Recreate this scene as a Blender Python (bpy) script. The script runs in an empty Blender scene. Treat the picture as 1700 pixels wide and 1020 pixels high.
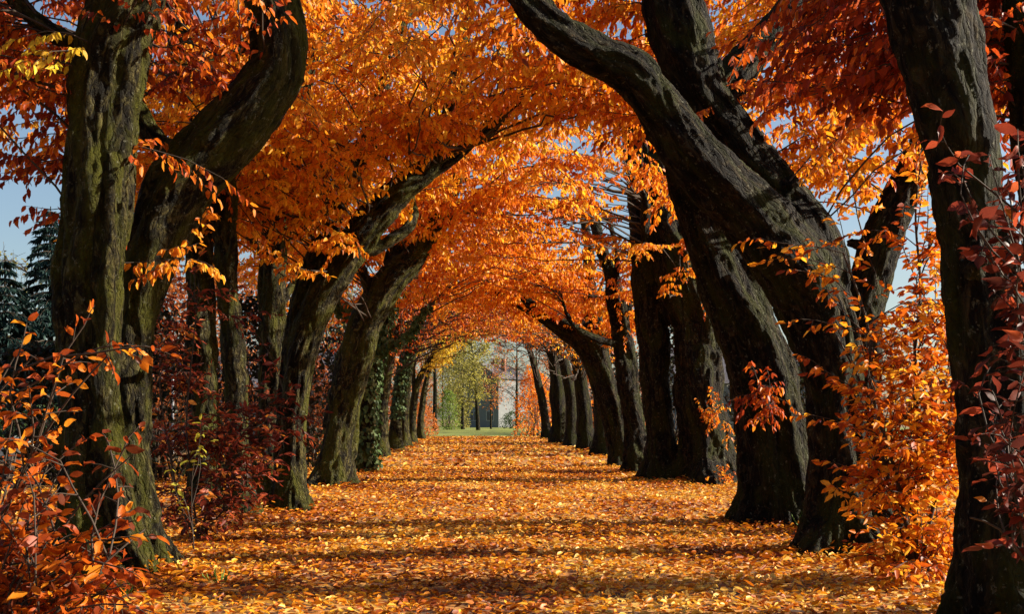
import bpy, math, random
import numpy as np
from mathutils import Vector, Matrix

random.seed(11)
rng = np.random.default_rng(11)
scene = bpy.context.scene
COL = scene.collection

# ------------------------------------------------------------------ camera
F, VX, VY, H = 1900.0, 800.0, 695.0, 1.3          # photograph 1700 x 1020
cam_d = bpy.data.cameras.new('camera')
cam = bpy.data.objects.new('camera', cam_d)
COL.objects.link(cam)
cam.location = (0, 0, H)
cam.rotation_euler = (math.radians(90), 0, 0)
cam_d.sensor_width = 36
cam_d.lens = F / 1700 * 36
cam_d.shift_x = (850 - VX) / 1700
cam_d.shift_y = (VY - 510) / 1700
cam_d.clip_end = 3000
scene.camera = cam

# ------------------------------------------------------------------ sky and sun
SUN_EL, SUN_FWD = math.radians(22), math.radians(4)   # sun stands to the right, a little ahead
sd = Vector((math.cos(SUN_EL) * math.cos(SUN_FWD), math.cos(SUN_EL) * math.sin(SUN_FWD), math.sin(SUN_EL)))
world = bpy.data.worlds.new('World')
scene.world = world
world.use_nodes = True
wn, wl = world.node_tree.nodes, world.node_tree.links
sky = wn.new('ShaderNodeTexSky')
sky.sky_type = 'NISHITA'
sky.sun_disc = False
sky.sun_elevation = SUN_EL
sky.sun_rotation = math.atan2(sd.x, sd.y)
sky.air_density = 1.0
sky.dust_density = 1.6
sky.ozone_density = 1.6
wl.new(sky.outputs[0], wn['Background'].inputs[0])
wn['Background'].inputs[1].default_value = 0.06
sun_d = bpy.data.lights.new('sun', 'SUN')
sun_d.energy = 5.0
sun_d.angle = math.radians(0.53)
sun_d.color = (1.0, 0.90, 0.74)
sun = bpy.data.objects.new('sun', sun_d)
sun.rotation_euler = (-sd).to_track_quat('-Z', 'Y').to_euler()
sun.location = sd * 60
COL.objects.link(sun)
scene.view_settings.view_transform = 'Standard'
scene.view_settings.look = 'None'
scene.view_settings.exposure = 1.42
scene.view_settings.gamma = 1.0
scene.cycles.use_denoising = True
scene.cycles.max_bounces = 7
scene.cycles.diffuse_bounces = 3
scene.cycles.glossy_bounces = 2
scene.cycles.transmission_bounces = 5
scene.cycles.transparent_max_bounces = 4


# ------------------------------------------------------------------ small tools
def P(px, py, d):
    return np.array([(px - VX) * d / F, d, H - (py - VY) * d / F])


def proj(p):
    d = np.maximum(p[:, 1], 0.1)
    return VX + p[:, 0] * F / d, VY - (p[:, 2] - H) * F / d


def unit(v):
    v = np.asarray(v, float)
    return v / np.maximum(np.linalg.norm(v, axis=-1, keepdims=True), 1e-9)


def _h(ix, iy, iz, seed):
    n = (ix * 374761393 + iy * 668265263 + iz * 2147483647 + seed * 1274126177) & 0xFFFFFFFF
    n = ((n ^ (n >> 13)) * 1274126177) & 0xFFFFFFFF
    n = (n ^ (n >> 16)) & 0xFFFF
    return n / 65535.0


def vnoise(p, seed=0):
    p = np.asarray(p, float)
    i = np.floor(p).astype(np.int64)
    f = p - i
    f = f * f * (3 - 2 * f)
    r = 0
    for dx in (0, 1):
        wx = f[..., 0] if dx else 1 - f[..., 0]
        for dy in (0, 1):
            wy = f[..., 1] if dy else 1 - f[..., 1]
            for dz in (0, 1):
                wz = f[..., 2] if dz else 1 - f[..., 2]
                r = r + wx * wy * wz * _h(i[..., 0] + dx, i[..., 1] + dy, i[..., 2] + dz, seed)
    return r


def fbm(p, seed=0, octv=3):
    p = np.asarray(p, float)
    r, a, t = 0, 1.0, 0
    for k in range(octv):
        r = r + a * vnoise(p * (2.03 ** k), seed + 17 * k)
        t += a
        a *= 0.5
    return r / t


def mesh_from(name, verts, polys, smooth=False):
    """verts (N,3); polys: list of int arrays, each (M,k)"""
    me = bpy.data.meshes.new(name)
    verts = np.ascontiguousarray(verts, dtype=np.float32)
    me.vertices.add(len(verts))
    me.vertices.foreach_set('co', verts.ravel())
    idx = np.concatenate([np.asarray(q, np.int32).ravel() for q in polys])
    tot = np.concatenate([np.full(len(q), np.asarray(q).shape[1], np.int32) for q in polys])
    st = np.concatenate([[0], np.cumsum(tot)[:-1]]).astype(np.int32)
    me.loops.add(len(idx))
    me.loops.foreach_set('vertex_index', idx)
    me.polygons.add(len(tot))
    me.polygons.foreach_set('loop_start', st)
    me.polygons.foreach_set('loop_total', tot)
    if smooth:
        me.polygons.foreach_set('use_smooth', np.ones(len(tot), bool))
    me.update(calc_edges=True)
    return me


def add_attr(me, name, kind, data):
    a = me.attributes.new(name, kind, 'POINT')
    data = np.ascontiguousarray(data, dtype=np.float32)
    if kind == 'FLOAT_COLOR':
        if data.shape[1] == 3:
            data = np.hstack([data, np.ones((len(data), 1), np.float32)])
        a.data.foreach_set('color', np.ascontiguousarray(data).ravel())
    elif kind == 'FLOAT_VECTOR':
        a.data.foreach_set('vector', data.ravel())
    else:
        a.data.foreach_set('value', data.ravel())


def obj(name, me, mat=None, parent=None, loc=None):
    o = bpy.data.objects.new(name, me)
    if me is not None and mat is not None and not me.materials:
        me.materials.append(mat)
    COL.objects.link(o)
    if parent is not None:
        o.parent = parent
    if loc is not None:
        o.location = loc
    return o


def thing(name, label, cat, loc, group=None):
    o = obj(name, None, loc=tuple(loc))
    o.empty_display_size = 0.3
    o['label'] = label
    o['category'] = cat
    if group:
        o['group'] = group
    return o


def struct(o, kind='structure', label=None):
    o['kind'] = kind
    if label:
        o['label'] = label
    return o


# ------------------------------------------------------------------ materials
def new_mat(name):
    m = bpy.data.materials.new(name)
    m.use_nodes = True
    nt = m.node_tree
    b = nt.nodes['Principled BSDF']
    return m, nt, b, nt.nodes['Material Output']


def plain(name, col, rough=0.7, noise=0.0, scale=8.0, bump=0.0, spec=0.3):
    m, nt, b, out = new_mat(name)
    b.inputs['Base Color'].default_value = (*col, 1)
    b.inputs['Roughness'].default_value = rough
    b.inputs['Specular IOR Level'].default_value = spec
    if noise or bump:
        tc = nt.nodes.new('ShaderNodeTexCoord')
        n = nt.nodes.new('ShaderNodeTexNoise')
        n.inputs['Scale'].default_value = scale
        n.inputs['Detail'].default_value = 6
        nt.links.new(tc.outputs['Object'], n.inputs['Vector'])
        if noise:
            r = nt.nodes.new('ShaderNodeValToRGB')
            r.color_ramp.elements[0].position = 0.3
            r.color_ramp.elements[1].position = 0.7
            r.color_ramp.elements[0].color = (*[c * (1 - noise) for c in col], 1)
            r.color_ramp.elements[1].color = (*[min(1, c * (1 + noise)) for c in col], 1)
            nt.links.new(n.outputs['Fac'], r.inputs['Fac'])
            nt.links.new(r.outputs['Color'], b.inputs['Base Color'])
        if bump:
            bp = nt.nodes.new('ShaderNodeBump')
            bp.inputs['Strength'].default_value = bump
            bp.inputs['Distance'].default_value = 0.02
            nt.links.new(n.outputs['Fac'], bp.inputs['Height'])
            nt.links.new(bp.outputs['Normal'], b.inputs['Normal'])
    return m


def leaf_mat(name, trans=0.45, rough=0.45, spec=0.22, gain=1.3):
    m, nt, b, out = new_mat(name)
    at = nt.nodes.new('ShaderNodeAttribute')
    at.attribute_name = 'leafcol'
    tc = nt.nodes.new('ShaderNodeTexCoord')
    n = nt.nodes.new('ShaderNodeTexNoise')
    n.inputs['Scale'].default_value = 35
    n.inputs['Detail'].default_value = 3
    nt.links.new(tc.outputs['Object'], n.inputs['Vector'])
    mx = nt.nodes.new('ShaderNodeMix')
    mx.data_type = 'RGBA'
    mx.blend_type = 'MULTIPLY'
    mx.inputs[0].default_value = 0.55
    rp = nt.nodes.new('ShaderNodeValToRGB')
    rp.color_ramp.elements[0].position = 0.32
    rp.color_ramp.elements[0].color = (0.45, 0.36, 0.3, 1)
    rp.color_ramp.elements[1].position = 0.55
    rp.color_ramp.elements[1].color = (1, 1, 1, 1)
    nt.links.new(n.outputs['Fac'], rp.inputs['Fac'])
    nt.links.new(at.outputs['Color'], mx.inputs[6])
    nt.links.new(rp.outputs['Color'], mx.inputs[7])
    nt.links.new(mx.outputs[2], b.inputs['Base Color'])
    b.inputs['Roughness'].default_value = rough
    b.inputs['Specular IOR Level'].default_value = spec
    tr = nt.nodes.new('ShaderNodeBsdfTranslucent')
    g = nt.nodes.new('ShaderNodeVectorMath')
    g.operation = 'SCALE'
    g.inputs['Scale'].default_value = gain
    nt.links.new(mx.outputs[2], g.inputs[0])
    nt.links.new(g.outputs[0], tr.inputs['Color'])
    ms = nt.nodes.new('ShaderNodeMixShader')
    ms.inputs[0].default_value = trans
    nt.links.new(b.outputs[0], ms.inputs[1])
    nt.links.new(tr.outputs[0], ms.inputs[2])
    nt.links.new(ms.outputs[0], out.inputs['Surface'])
    return m


def bark_mat(name, dark, mid, light, moss, moss_amt, lichen_amt=0.4):
    m, nt, b, out = new_mat(name)
    N, L = nt.nodes.new, nt.links.new
    at = N('ShaderNodeAttribute')
    at.attribute_name = 'bark'

    def mapped(sx, sy, sz):
        mp = N('ShaderNodeMapping')
        mp.inputs['Scale'].default_value = (sx, sy, sz)
        L(at.outputs['Vector'], mp.inputs['Vector'])
        return mp.outputs[0]

    def noise(vec, sc, det=8, rough=0.6, dist=0.0):
        n = N('ShaderNodeTexNoise')
        n.inputs['Scale'].default_value = sc
        n.inputs['Detail'].default_value = det
        n.inputs['Roughness'].default_value = rough
        n.inputs['Distortion'].default_value = dist
        L(vec, n.inputs['Vector'])
        return n.outputs['Fac']

    def ramp(src, p0, c0, p1, c1):
        r = N('ShaderNodeValToRGB')
        r.color_ramp.elements[0].position = p0
        r.color_ramp.elements[1].position = p1
        r.color_ramp.elements[0].color = c0 if len(c0) == 4 else (*c0, 1)
        r.color_ramp.elements[1].color = c1 if len(c1) == 4 else (*c1, 1)
        L(src, r.inputs['Fac'])
        return r

    streak = noise(mapped(1, 1, 0.38), 13, 10, 0.72, 0.9)
    vo = N('ShaderNodeTexVoronoi')
    vo.feature = 'DISTANCE_TO_EDGE'
    vo.inputs['Scale'].default_value = 17
    wp = N('ShaderNodeVectorMath')
    wp.operation = 'MULTIPLY_ADD'
    nz = N('ShaderNodeTexNoise')
    nz.inputs['Scale'].default_value = 9
    nz.inputs['Detail'].default_value = 4
    L(at.outputs['Vector'], nz.inputs['Vector'])
    L(nz.outputs['Color'], wp.inputs[0])
    wp.inputs[1].default_value = (.09, .09, .05)
    L(mapped(1, 1, 0.30), wp.inputs[2])
    L(wp.outputs[0], vo.inputs['Vector'])
    crack = ramp(vo.outputs['Distance'], 0.0, (0, 0, 0), 0.16, (1, 1, 1))
    fine = noise(mapped(1, 1, 0.5), 55, 5, 0.7)
    big = noise(mapped(1, 1, 0.35), 3.2, 6, 0.6, 0.6)
    base = ramp(streak, 0.36, dark, 0.70, light)
    e = base.color_ramp.elements.new(0.5)
    e.color = (*mid, 1)
    mossf = ramp(big, 0.62 - 0.25 * moss_amt, (0, 0, 0), 0.72 - 0.2 * moss_amt, (1, 1, 1))
    mx = N('ShaderNodeMix')
    mx.data_type = 'RGBA'
    mf = N('ShaderNodeMath')
    mf.operation = 'MULTIPLY'
    mf.inputs[1].default_value = 0.8
    L(mossf.outputs[0], mf.inputs[0])
    L(mf.outputs[0], mx.inputs[0])
    L(base.outputs[0], mx.inputs[6])
    mossc = ramp(fine, 0.3, tuple(c * 0.45 for c in moss), 0.7, tuple(c * 1.3 for c in moss))
    L(mossc.outputs[0], mx.inputs[7])
    lich = noise(mapped(1, 1, 0.8), 22, 4, 0.75)
    lf = ramp(lich, 0.60, (0, 0, 0), 0.66, (1, 1, 1))
    lm = N('ShaderNodeMath')
    lm.operation = 'MULTIPLY'
    lm.inputs[1].default_value = lichen_amt
    L(lf.outputs[0], lm.inputs[0])
    mx2 = N('ShaderNodeMix')
    mx2.data_type = 'RGBA'
    L(lm.outputs[0], mx2.inputs[0])
    L(mx.outputs[2], mx2.inputs[6])
    mx2.inputs[7].default_value = (0.24, 0.24, 0.17, 1)
    L(mx2.outputs[2], b.inputs['Base Color'])
    b.inputs['Roughness'].default_value = 0.8
    b.inputs['Specular IOR Level'].default_value = 0.12
    ad = N('ShaderNodeMath')
    ad.operation = 'MULTIPLY_ADD'
    ad.inputs[1].default_value = 0.35
    L(fine, ad.inputs[0])
    L(streak, ad.inputs[2])
    ad2 = N('ShaderNodeMath')
    ad2.operation = 'MULTIPLY_ADD'
    ad2.inputs[1].default_value = 0.3
    L(crack.outputs[0], ad2.inputs[0])
    L(ad.outputs[0], ad2.inputs[2])
    bp = N('ShaderNodeBump')
    bp.inputs['Strength'].default_value = 1.0
    bp.inputs['Distance'].default_value = 0.075
    L(ad2.outputs[0], bp.inputs['Height'])
    L(bp.outputs['Normal'], b.inputs['Normal'])
    return m


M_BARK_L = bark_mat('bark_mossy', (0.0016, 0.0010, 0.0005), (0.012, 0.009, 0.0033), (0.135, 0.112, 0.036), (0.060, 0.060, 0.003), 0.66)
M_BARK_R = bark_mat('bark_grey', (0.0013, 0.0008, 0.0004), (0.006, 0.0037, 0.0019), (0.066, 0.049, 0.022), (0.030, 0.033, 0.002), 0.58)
M_TWIG = plain('twig_bark', (0.045, 0.03, 0.02), 0.8)
M_LEAF = leaf_mat('autumn_leaf')
M_LITTER = leaf_mat('fallen_leaf', 0.22, 0.5, 0.35)
M_IVY = leaf_mat('ivy_leaf', 0.12, 0.55, 0.2)
M_NEEDLE = leaf_mat('needle_foliage', 0.15, 0.6, 0.2)

# ------------------------------------------------------------------ leaves
_mx = [.16, .38, .62, .84]
_hw = [.155, .245, .215, .105]
T8 = np.array([[0, 0, 0]] + [[x, h, .22 * h + .03 * math.sin(9 * x)] for x, h in zip(_mx, _hw)] + [[1, 0, -.13]] + [[x, -h, .22 * h - .03 * math.sin(7 * x)] for x, h in zip(_mx, _hw)] + [[x, 0, .03 - .14 * x * x] for x in _mx])
Q8 = ([[0, 10, 1], [13, 5, 4], [0, 6, 10], [13, 9, 5]], [[10 + k, 11 + k, 2 + k, 1 + k] for k in range(3)] + [[10 + k, 6 + k, 7 + k, 11 + k] for k in range(3)])
T4 = np.array([[0, 0, 0], [.30, .24, .06], [.68, .19, .03], [1, 0, -.12], [.68, -.19, .03], [.30, -.24, .06]])
Q4 = ([], [[0, 3, 2, 1], [0, 5, 4, 3]])
T2 = np.array([[0, 0, 0], [.42, .27, .05], [1, 0, -.08], [.42, -.27, .05]])
Q2 = ([[0, 2, 1], [0, 3, 2]], [])
TEMPL = {8: (T8, Q8), 4: (T4, Q4), 2: (T2, Q2)}


class Leaves:
    def __init__(self):
        self.p, self.d, self.n, self.s, self.c, self.w = [], [], [], [], [], []

    def add(self, p, d, n, s, c, w=1.0):
        self.p.append(p); self.d.append(d); self.n.append(n)
        self.s.append(np.broadcast_to(np.asarray(s, float), (len(p),)))
        self.c.append(np.broadcast_to(np.asarray(c, float), (len(p), 3)))
        self.w.append(np.broadcast_to(np.asarray(w, float), (len(p),)))

    def arrays(self):
        p = np.concatenate(self.p); d = unit(np.concatenate(self.d)); n = np.concatenate(self.n)
        n = unit(n - d * np.sum(n * d, 1, keepdims=True))
        return p, d, n, np.concatenate(self.s), np.concatenate(self.c), np.concatenate(self.w)


def leaves_mesh(name, arr, tmpl, base, mat):
    p, d, n, s, c, w = arr
    T, (tri, quad) = TEMPL[tmpl]
    k = len(T)
    b = np.cross(n, d)
    curl = rng.uniform(0.2, 2.4, len(p))
    v = (p - base)[:, None, :] + s[:, None, None] * (
        T[None, :, 0:1] * d[:, None, :] + (T[None, :, 1:2] * w[:, None, None]) * b[:, None, :] + (T[None, :, 2:3] * curl[:, None, None]) * n[:, None, :])
    off = (np.arange(len(p)) * k)[:, None, None]
    polys = []
    if tri:
        polys.append((np.array(tri)[None] + off).reshape(-1, 3))
    if quad:
        polys.append((np.array(quad)[None] + off).reshape(-1, 4))
    me = mesh_from(name, v.reshape(-1, 3), polys, smooth=(tmpl == 8))
    add_attr(me, 'leafcol', 'FLOAT_COLOR', np.repeat(c, k, axis=0))
    me.materials.append(mat)
    return me


LEAF_PROTO = {}


def proto_leaf(col, mat, var):
    key = (tuple(np.round(col, 3)), mat.name, var)
    if key not in LEAF_PROTO:
        T, (tri, quad) = TEMPL[8]
        t = T.copy()
        t[:, 2] *= (0.6, 1.4, 2.2)[var]
        t[:, 1] *= (1.0, 0.88, 0.72)[var]
        me = mesh_from('leaf', t, [np.array(tri), np.array(quad)], smooth=True)
        add_attr(me, 'leafcol', 'FLOAT_COLOR', np.tile(np.array(col, float), (len(T), 1)))
        me.materials.append(mat)
        LEAF_PROTO[key] = me
    return LEAF_PROTO[key]


def single_leaves(arr, sel, palette, parent, base, mat, name='leaf'):
    p, d, n, s, c, w = arr
    pal = np.array(palette)
    b = np.cross(n, d)
    for i in sel:
        j = int(np.argmin(np.sum((pal - c[i]) ** 2, 1)))
        me = proto_leaf(pal[j], mat, int(i) % 3)
        o = bpy.data.objects.new(name, me)
        COL.objects.link(o)
        o.parent = parent
        q = p[i] - base
        S = s[i]
        o.matrix_local = Matrix(((d[i, 0] * S, b[i, 0] * S, n[i, 0] * S, q[0]), (d[i, 1] * S, b[i, 1] * S, n[i, 1] * S, q[1]),
                                 (d[i, 2] * S, b[i, 2] * S, n[i, 2] * S, q[2]), (0, 0, 0, 1)))


def pick_largest(arr, k, zmin=-9):
    p, s = arr[0], arr[3]
    x, y = proj(p)
    ok = (x > 5) & (x < 1695) & (y > 5) & (y < 1015) & (p[:, 1] > 1) & (p[:, 2] > zmin)
    size = np.where(ok, s / np.maximum(p[:, 1], .5), 0) * rng.uniform(0.8, 1.2, len(p))
    return np.argsort(-size)[:min(k, int(ok.sum()))]


def split_leaves(arr, k, tmpl, palette, holder_name, parent, base, mat):
    """the k largest-looking leaves as objects of their own under the foliage part, the rest one mesh"""
    if k:
        sel = pick_largest(arr, min(k, len(arr[0]) - 4))
        keep = np.ones(len(arr[0]), bool)
        keep[sel] = False
        rest = tuple(a[keep] for a in arr)
    else:
        sel, rest = [], arr
    o = obj(holder_name, leaves_mesh(holder_name, rest, tmpl, base, mat), None, parent)
    o['kind'] = 'stuff'
    single_leaves(arr, sel, palette, o, base, mat)
    return o


PAL_ORANGE = [(0.78, 0.40, 0.030), (0.80, 0.30, 0.016), (0.70, 0.20, 0.010), (0.55, 0.115, 0.008), (0.36, 0.055, 0.006), (0.20, 0.045, 0.010)]
PAL_GOLD = [(0.84, 0.47, 0.03), (0.83, 0.36, 0.018), (0.78, 0.25, 0.010), (0.62, 0.155, 0.008), (0.45, 0.10, 0.010), (0.26, 0.07, 0.015)]  # yellower, brighter leaves: sunlight on the canopy put into the colour
PAL_RED = [(0.70, 0.22, 0.015), (0.55, 0.11, 0.010), (0.40, 0.060, 0.008), (0.28, 0.035, 0.008), (0.19, 0.026, 0.010), (0.12, 0.022, 0.012)]
PAL_DARK = [(0.60, 0.22, 0.03), (0.42, 0.09, 0.03), (0.30, 0.05, 0.02), (0.16, 0.025, 0.012), (0.11, 0.020, 0.012), (0.075, 0.018, 0.012)]
PAL_YELLOW = [(0.75, 0.55, 0.04), (0.72, 0.46, 0.03), (0.62, 0.36, 0.03), (0.55, 0.26, 0.02), (0.40, 0.16, 0.02), (0.25, 0.10, 0.02)]
PAL_IVY = [(0.16, 0.20, 0.08), (0.09, 0.13, 0.04), (0.07, 0.12, 0.035), (0.045, 0.085, 0.025), (0.03, 0.06, 0.02), (0.02, 0.04, 0.015)]
PAL_GREEN = [(0.24, 0.30, 0.05), (0.18, 0.25, 0.04), (0.13, 0.20, 0.035), (0.10, 0.15, 0.03), (0.2, 0.17, 0.04), (0.25, 0.14, 0.04)]


def pal_cols(palette, t):
    pal = np.array(palette)
    t = np.clip(t, 0, 0.9999) * (len(pal) - 1)
    i = t.astype(int)
    f = (t - i)[:, None]
    return pal[i] * (1 - f) + pal[i + 1] * f


# ------------------------------------------------------------------ branches
class Tubes:
    def __init__(self):
        self.v, self.f, self.n = [], [], 0

    def add(self, pts, r0, r1, k=4):
        pts = np.asarray(pts, float)
        m = len(pts)
        tan = unit(np.gradient(pts, axis=0))
        ref = np.array([0, 0, 1.0]) if abs(tan[0, 2]) < 0.85 else np.array([1.0, 0, 0])
        a = unit(np.cross(tan, ref))
        b = np.cross(tan, a)
        th = np.arange(k) * 2 * math.pi / k
        r = np.linspace(r0, r1, m)
        ring = pts[:, None] + r[:, None, None] * (np.cos(th)[None, :, None] * a[:, None] + np.sin(th)[None, :, None] * b[:, None])
        self.v.append(ring.reshape(-1, 3))
        i = np.arange(m - 1)[:, None] * k
        j = np.arange(k)[None]
        j2 = (j + 1) % k
        self.f.append(np.stack([i + j, i + j2, i + k + j2, i + k + j], -1).reshape(-1, 4) + self.n)
        self.n += m * k

    def mesh(self, name, base, mat):
        v = np.concatenate(self.v) - base
        me = mesh_from(name, v, [np.concatenate(self.f)], smooth=True)
        add_attr(me, 'bark', 'FLOAT_VECTOR', v)
        me.materials.append(mat)
        return me


def bez(p0, p1, p2, n):
    t = np.linspace(0, 1, n)[:, None]
    return (1 - t) ** 2 * p0 + 2 * t * (1 - t) * p1 + t * t * p2


def spray(lv, tb, start, end, palette, leaf=0.08, t0=0.35, twig_gap=0.085, twig_len=0.55, leaf_gap=0.040, droop=1.15,
          arch=0.18, tone=0.35, tone_spread=0.5, rbase=0.009, flat=0.25, twigs=True, width=1.0, fwd=0.75):
    start, end = np.asarray(start, float), np.asarray(end, float)
    ax = end - start
    L = np.linalg.norm(ax)
    mid = (start + end) / 2 + np.array([0, 0, arch * L]) + rng.normal(0, 0.13 * L, 3)
    n = max(5, int(L / 0.25))
    cp = bez(start, mid, end, n)
    cp[1:-1] += np.cumsum(rng.normal(0, 0.022 * L / math.sqrt(n / 6), (n - 2, 3)), 0) * np.sin(np.linspace(0, math.pi, n))[1:-1, None]
    tb.add(cp, max(rbase, 0.0042 * L), 0.003, 4)
    m = max(3, int(L * (1 - t0) / twig_gap))
    t = np.linspace(t0, 1, m) + rng.normal(0, 0.015, m)
    t = np.clip(t, 0, 1)
    tt = t[:, None]
    pos = np.stack([np.interp(t, np.linspace(0, 1, n), cp[:, a_]) for a_ in range(3)], 1)
    tan = unit(2 * (1 - tt) * (mid - start) + 2 * tt * (end - mid))
    up = np.array([0, 0, 1.0])
    roll = rng.normal(0, flat, m)[:, None]
    sd_ = unit(np.cross(tan, up) + 1e-4)
    side = unit(sd_ * np.cos(roll) + up * np.sin(roll))
    sg = np.where(np.arange(m) % 2 == 0, 1, -1)[:, None]
    td = unit(side * sg + tan * fwd + rng.normal(0, .12, (m, 3)) + np.array([0, 0, -0.12]))
    tl = twig_len * (1.05 - 0.6 * t) * rng.uniform(0.55, 1.2, m)
    tl[-1] = twig_len * .6
    td[-1] = tan[-1]
    cl_t = tone + rng.normal(0, 0.15)  # tone per spray: leaf variety, plus light and dark painted into the clumps
    for i in range(m):
        k = max(2, int(tl[i] / leaf_gap))
        u = (np.arange(k) + 0.6) / k
        sag = np.array([0, 0, -0.22 * tl[i]])
        pp = pos[i] + td[i] * (u * tl[i])[:, None] + sag * (u ** 2)[:, None]
        if twigs:
            e = np.array([0, .6, 1.0]) if L < .9 else np.array([0, 1.0])
            tb.add(pos[i] + td[i] * (e * tl[i])[:, None] + sag * (e ** 2)[:, None], 0.004, 0.0015, 3)
        ls = unit(np.cross(td[i], up))[None] * np.where(np.arange(k) % 2 == 0, 1, -1)[:, None]
        dd = td[i] * 0.5 + ls * 0.5 + rng.normal(0, .25, (k, 3))
        dd[:, 2] -= droop * rng.uniform(0.35, 1.35, k)
        nn = rng.normal(0, 0.55, (k, 3)) + np.array([0, -0.25, 0.55])
        sz = leaf * rng.uniform(0.6, 1.2, k)
        tone_i = np.clip(cl_t + rng.normal(0, tone_spread * 0.35, k), 0, 1)
        lv.add(pp, dd, nn, sz, pal_cols(palette, tone_i), width * rng.uniform(0.75, 1.15, k))


# ------------------------------------------------------------------ trunks
def catmull(pts, step):
    pts = np.asarray(pts, float)
    ext = np.vstack([2 * pts[0] - pts[1], pts, 2 * pts[-1] - pts[-2]])
    out = []
    for i in range(1, len(ext) - 2):
        p0, p1, p2, p3 = ext[i - 1], ext[i], ext[i + 1], ext[i + 2]
        k = max(2, int(np.linalg.norm((p2 - p1)[:3]) / step))
        t = (np.arange(k) / k)[:, None]
        out.append(0.5 * ((2 * p1) + (-p0 + p2) * t + (2 * p0 - 5 * p1 + 4 * p2 - p3) * t ** 2 + (-p0 + 3 * p1 - 3 * p2 + p3) * t ** 3))
    out.append(pts[-1:])
    return np.vstack(out)


def ground_z(x, y):
    p = np.stack([np.asarray(x, float) * .35, np.asarray(y, float) * .35, np.zeros_like(np.asarray(x, float))], -1)
    return 0.05 * (vnoise(p, 5) - 0.5)


def stem_path(st, d0):
    if isinstance(st, np.ndarray):
        return st
    """st: (px, py or None for the ground, width px[, d]) -> (x, y, z, r)"""
    out = []
    d = d0
    for e in st:
        px, py, w = e[:3]
        if len(e) > 3:
            d = e[3]
        if py is None:
            py = VY + F * (H + 0.14) / d
        out.append([*P(px, py, d), max(w * (0.87 if px < 800 else 0.94) * d / F / 2, 0.02)])
    return np.array(out)


def frames(c):
    tan = unit(np.gradient(c, axis=0))
    a = np.zeros_like(tan)
    v = unit(np.cross(tan[0], [0, 1, 0.01]))
    for i in range(len(c)):
        v = v - tan[i] * np.dot(v, tan[i])
        v = v / max(np.linalg.norm(v), 1e-6)
        a[i] = v
    return tan, a, np.cross(tan, a)


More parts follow.
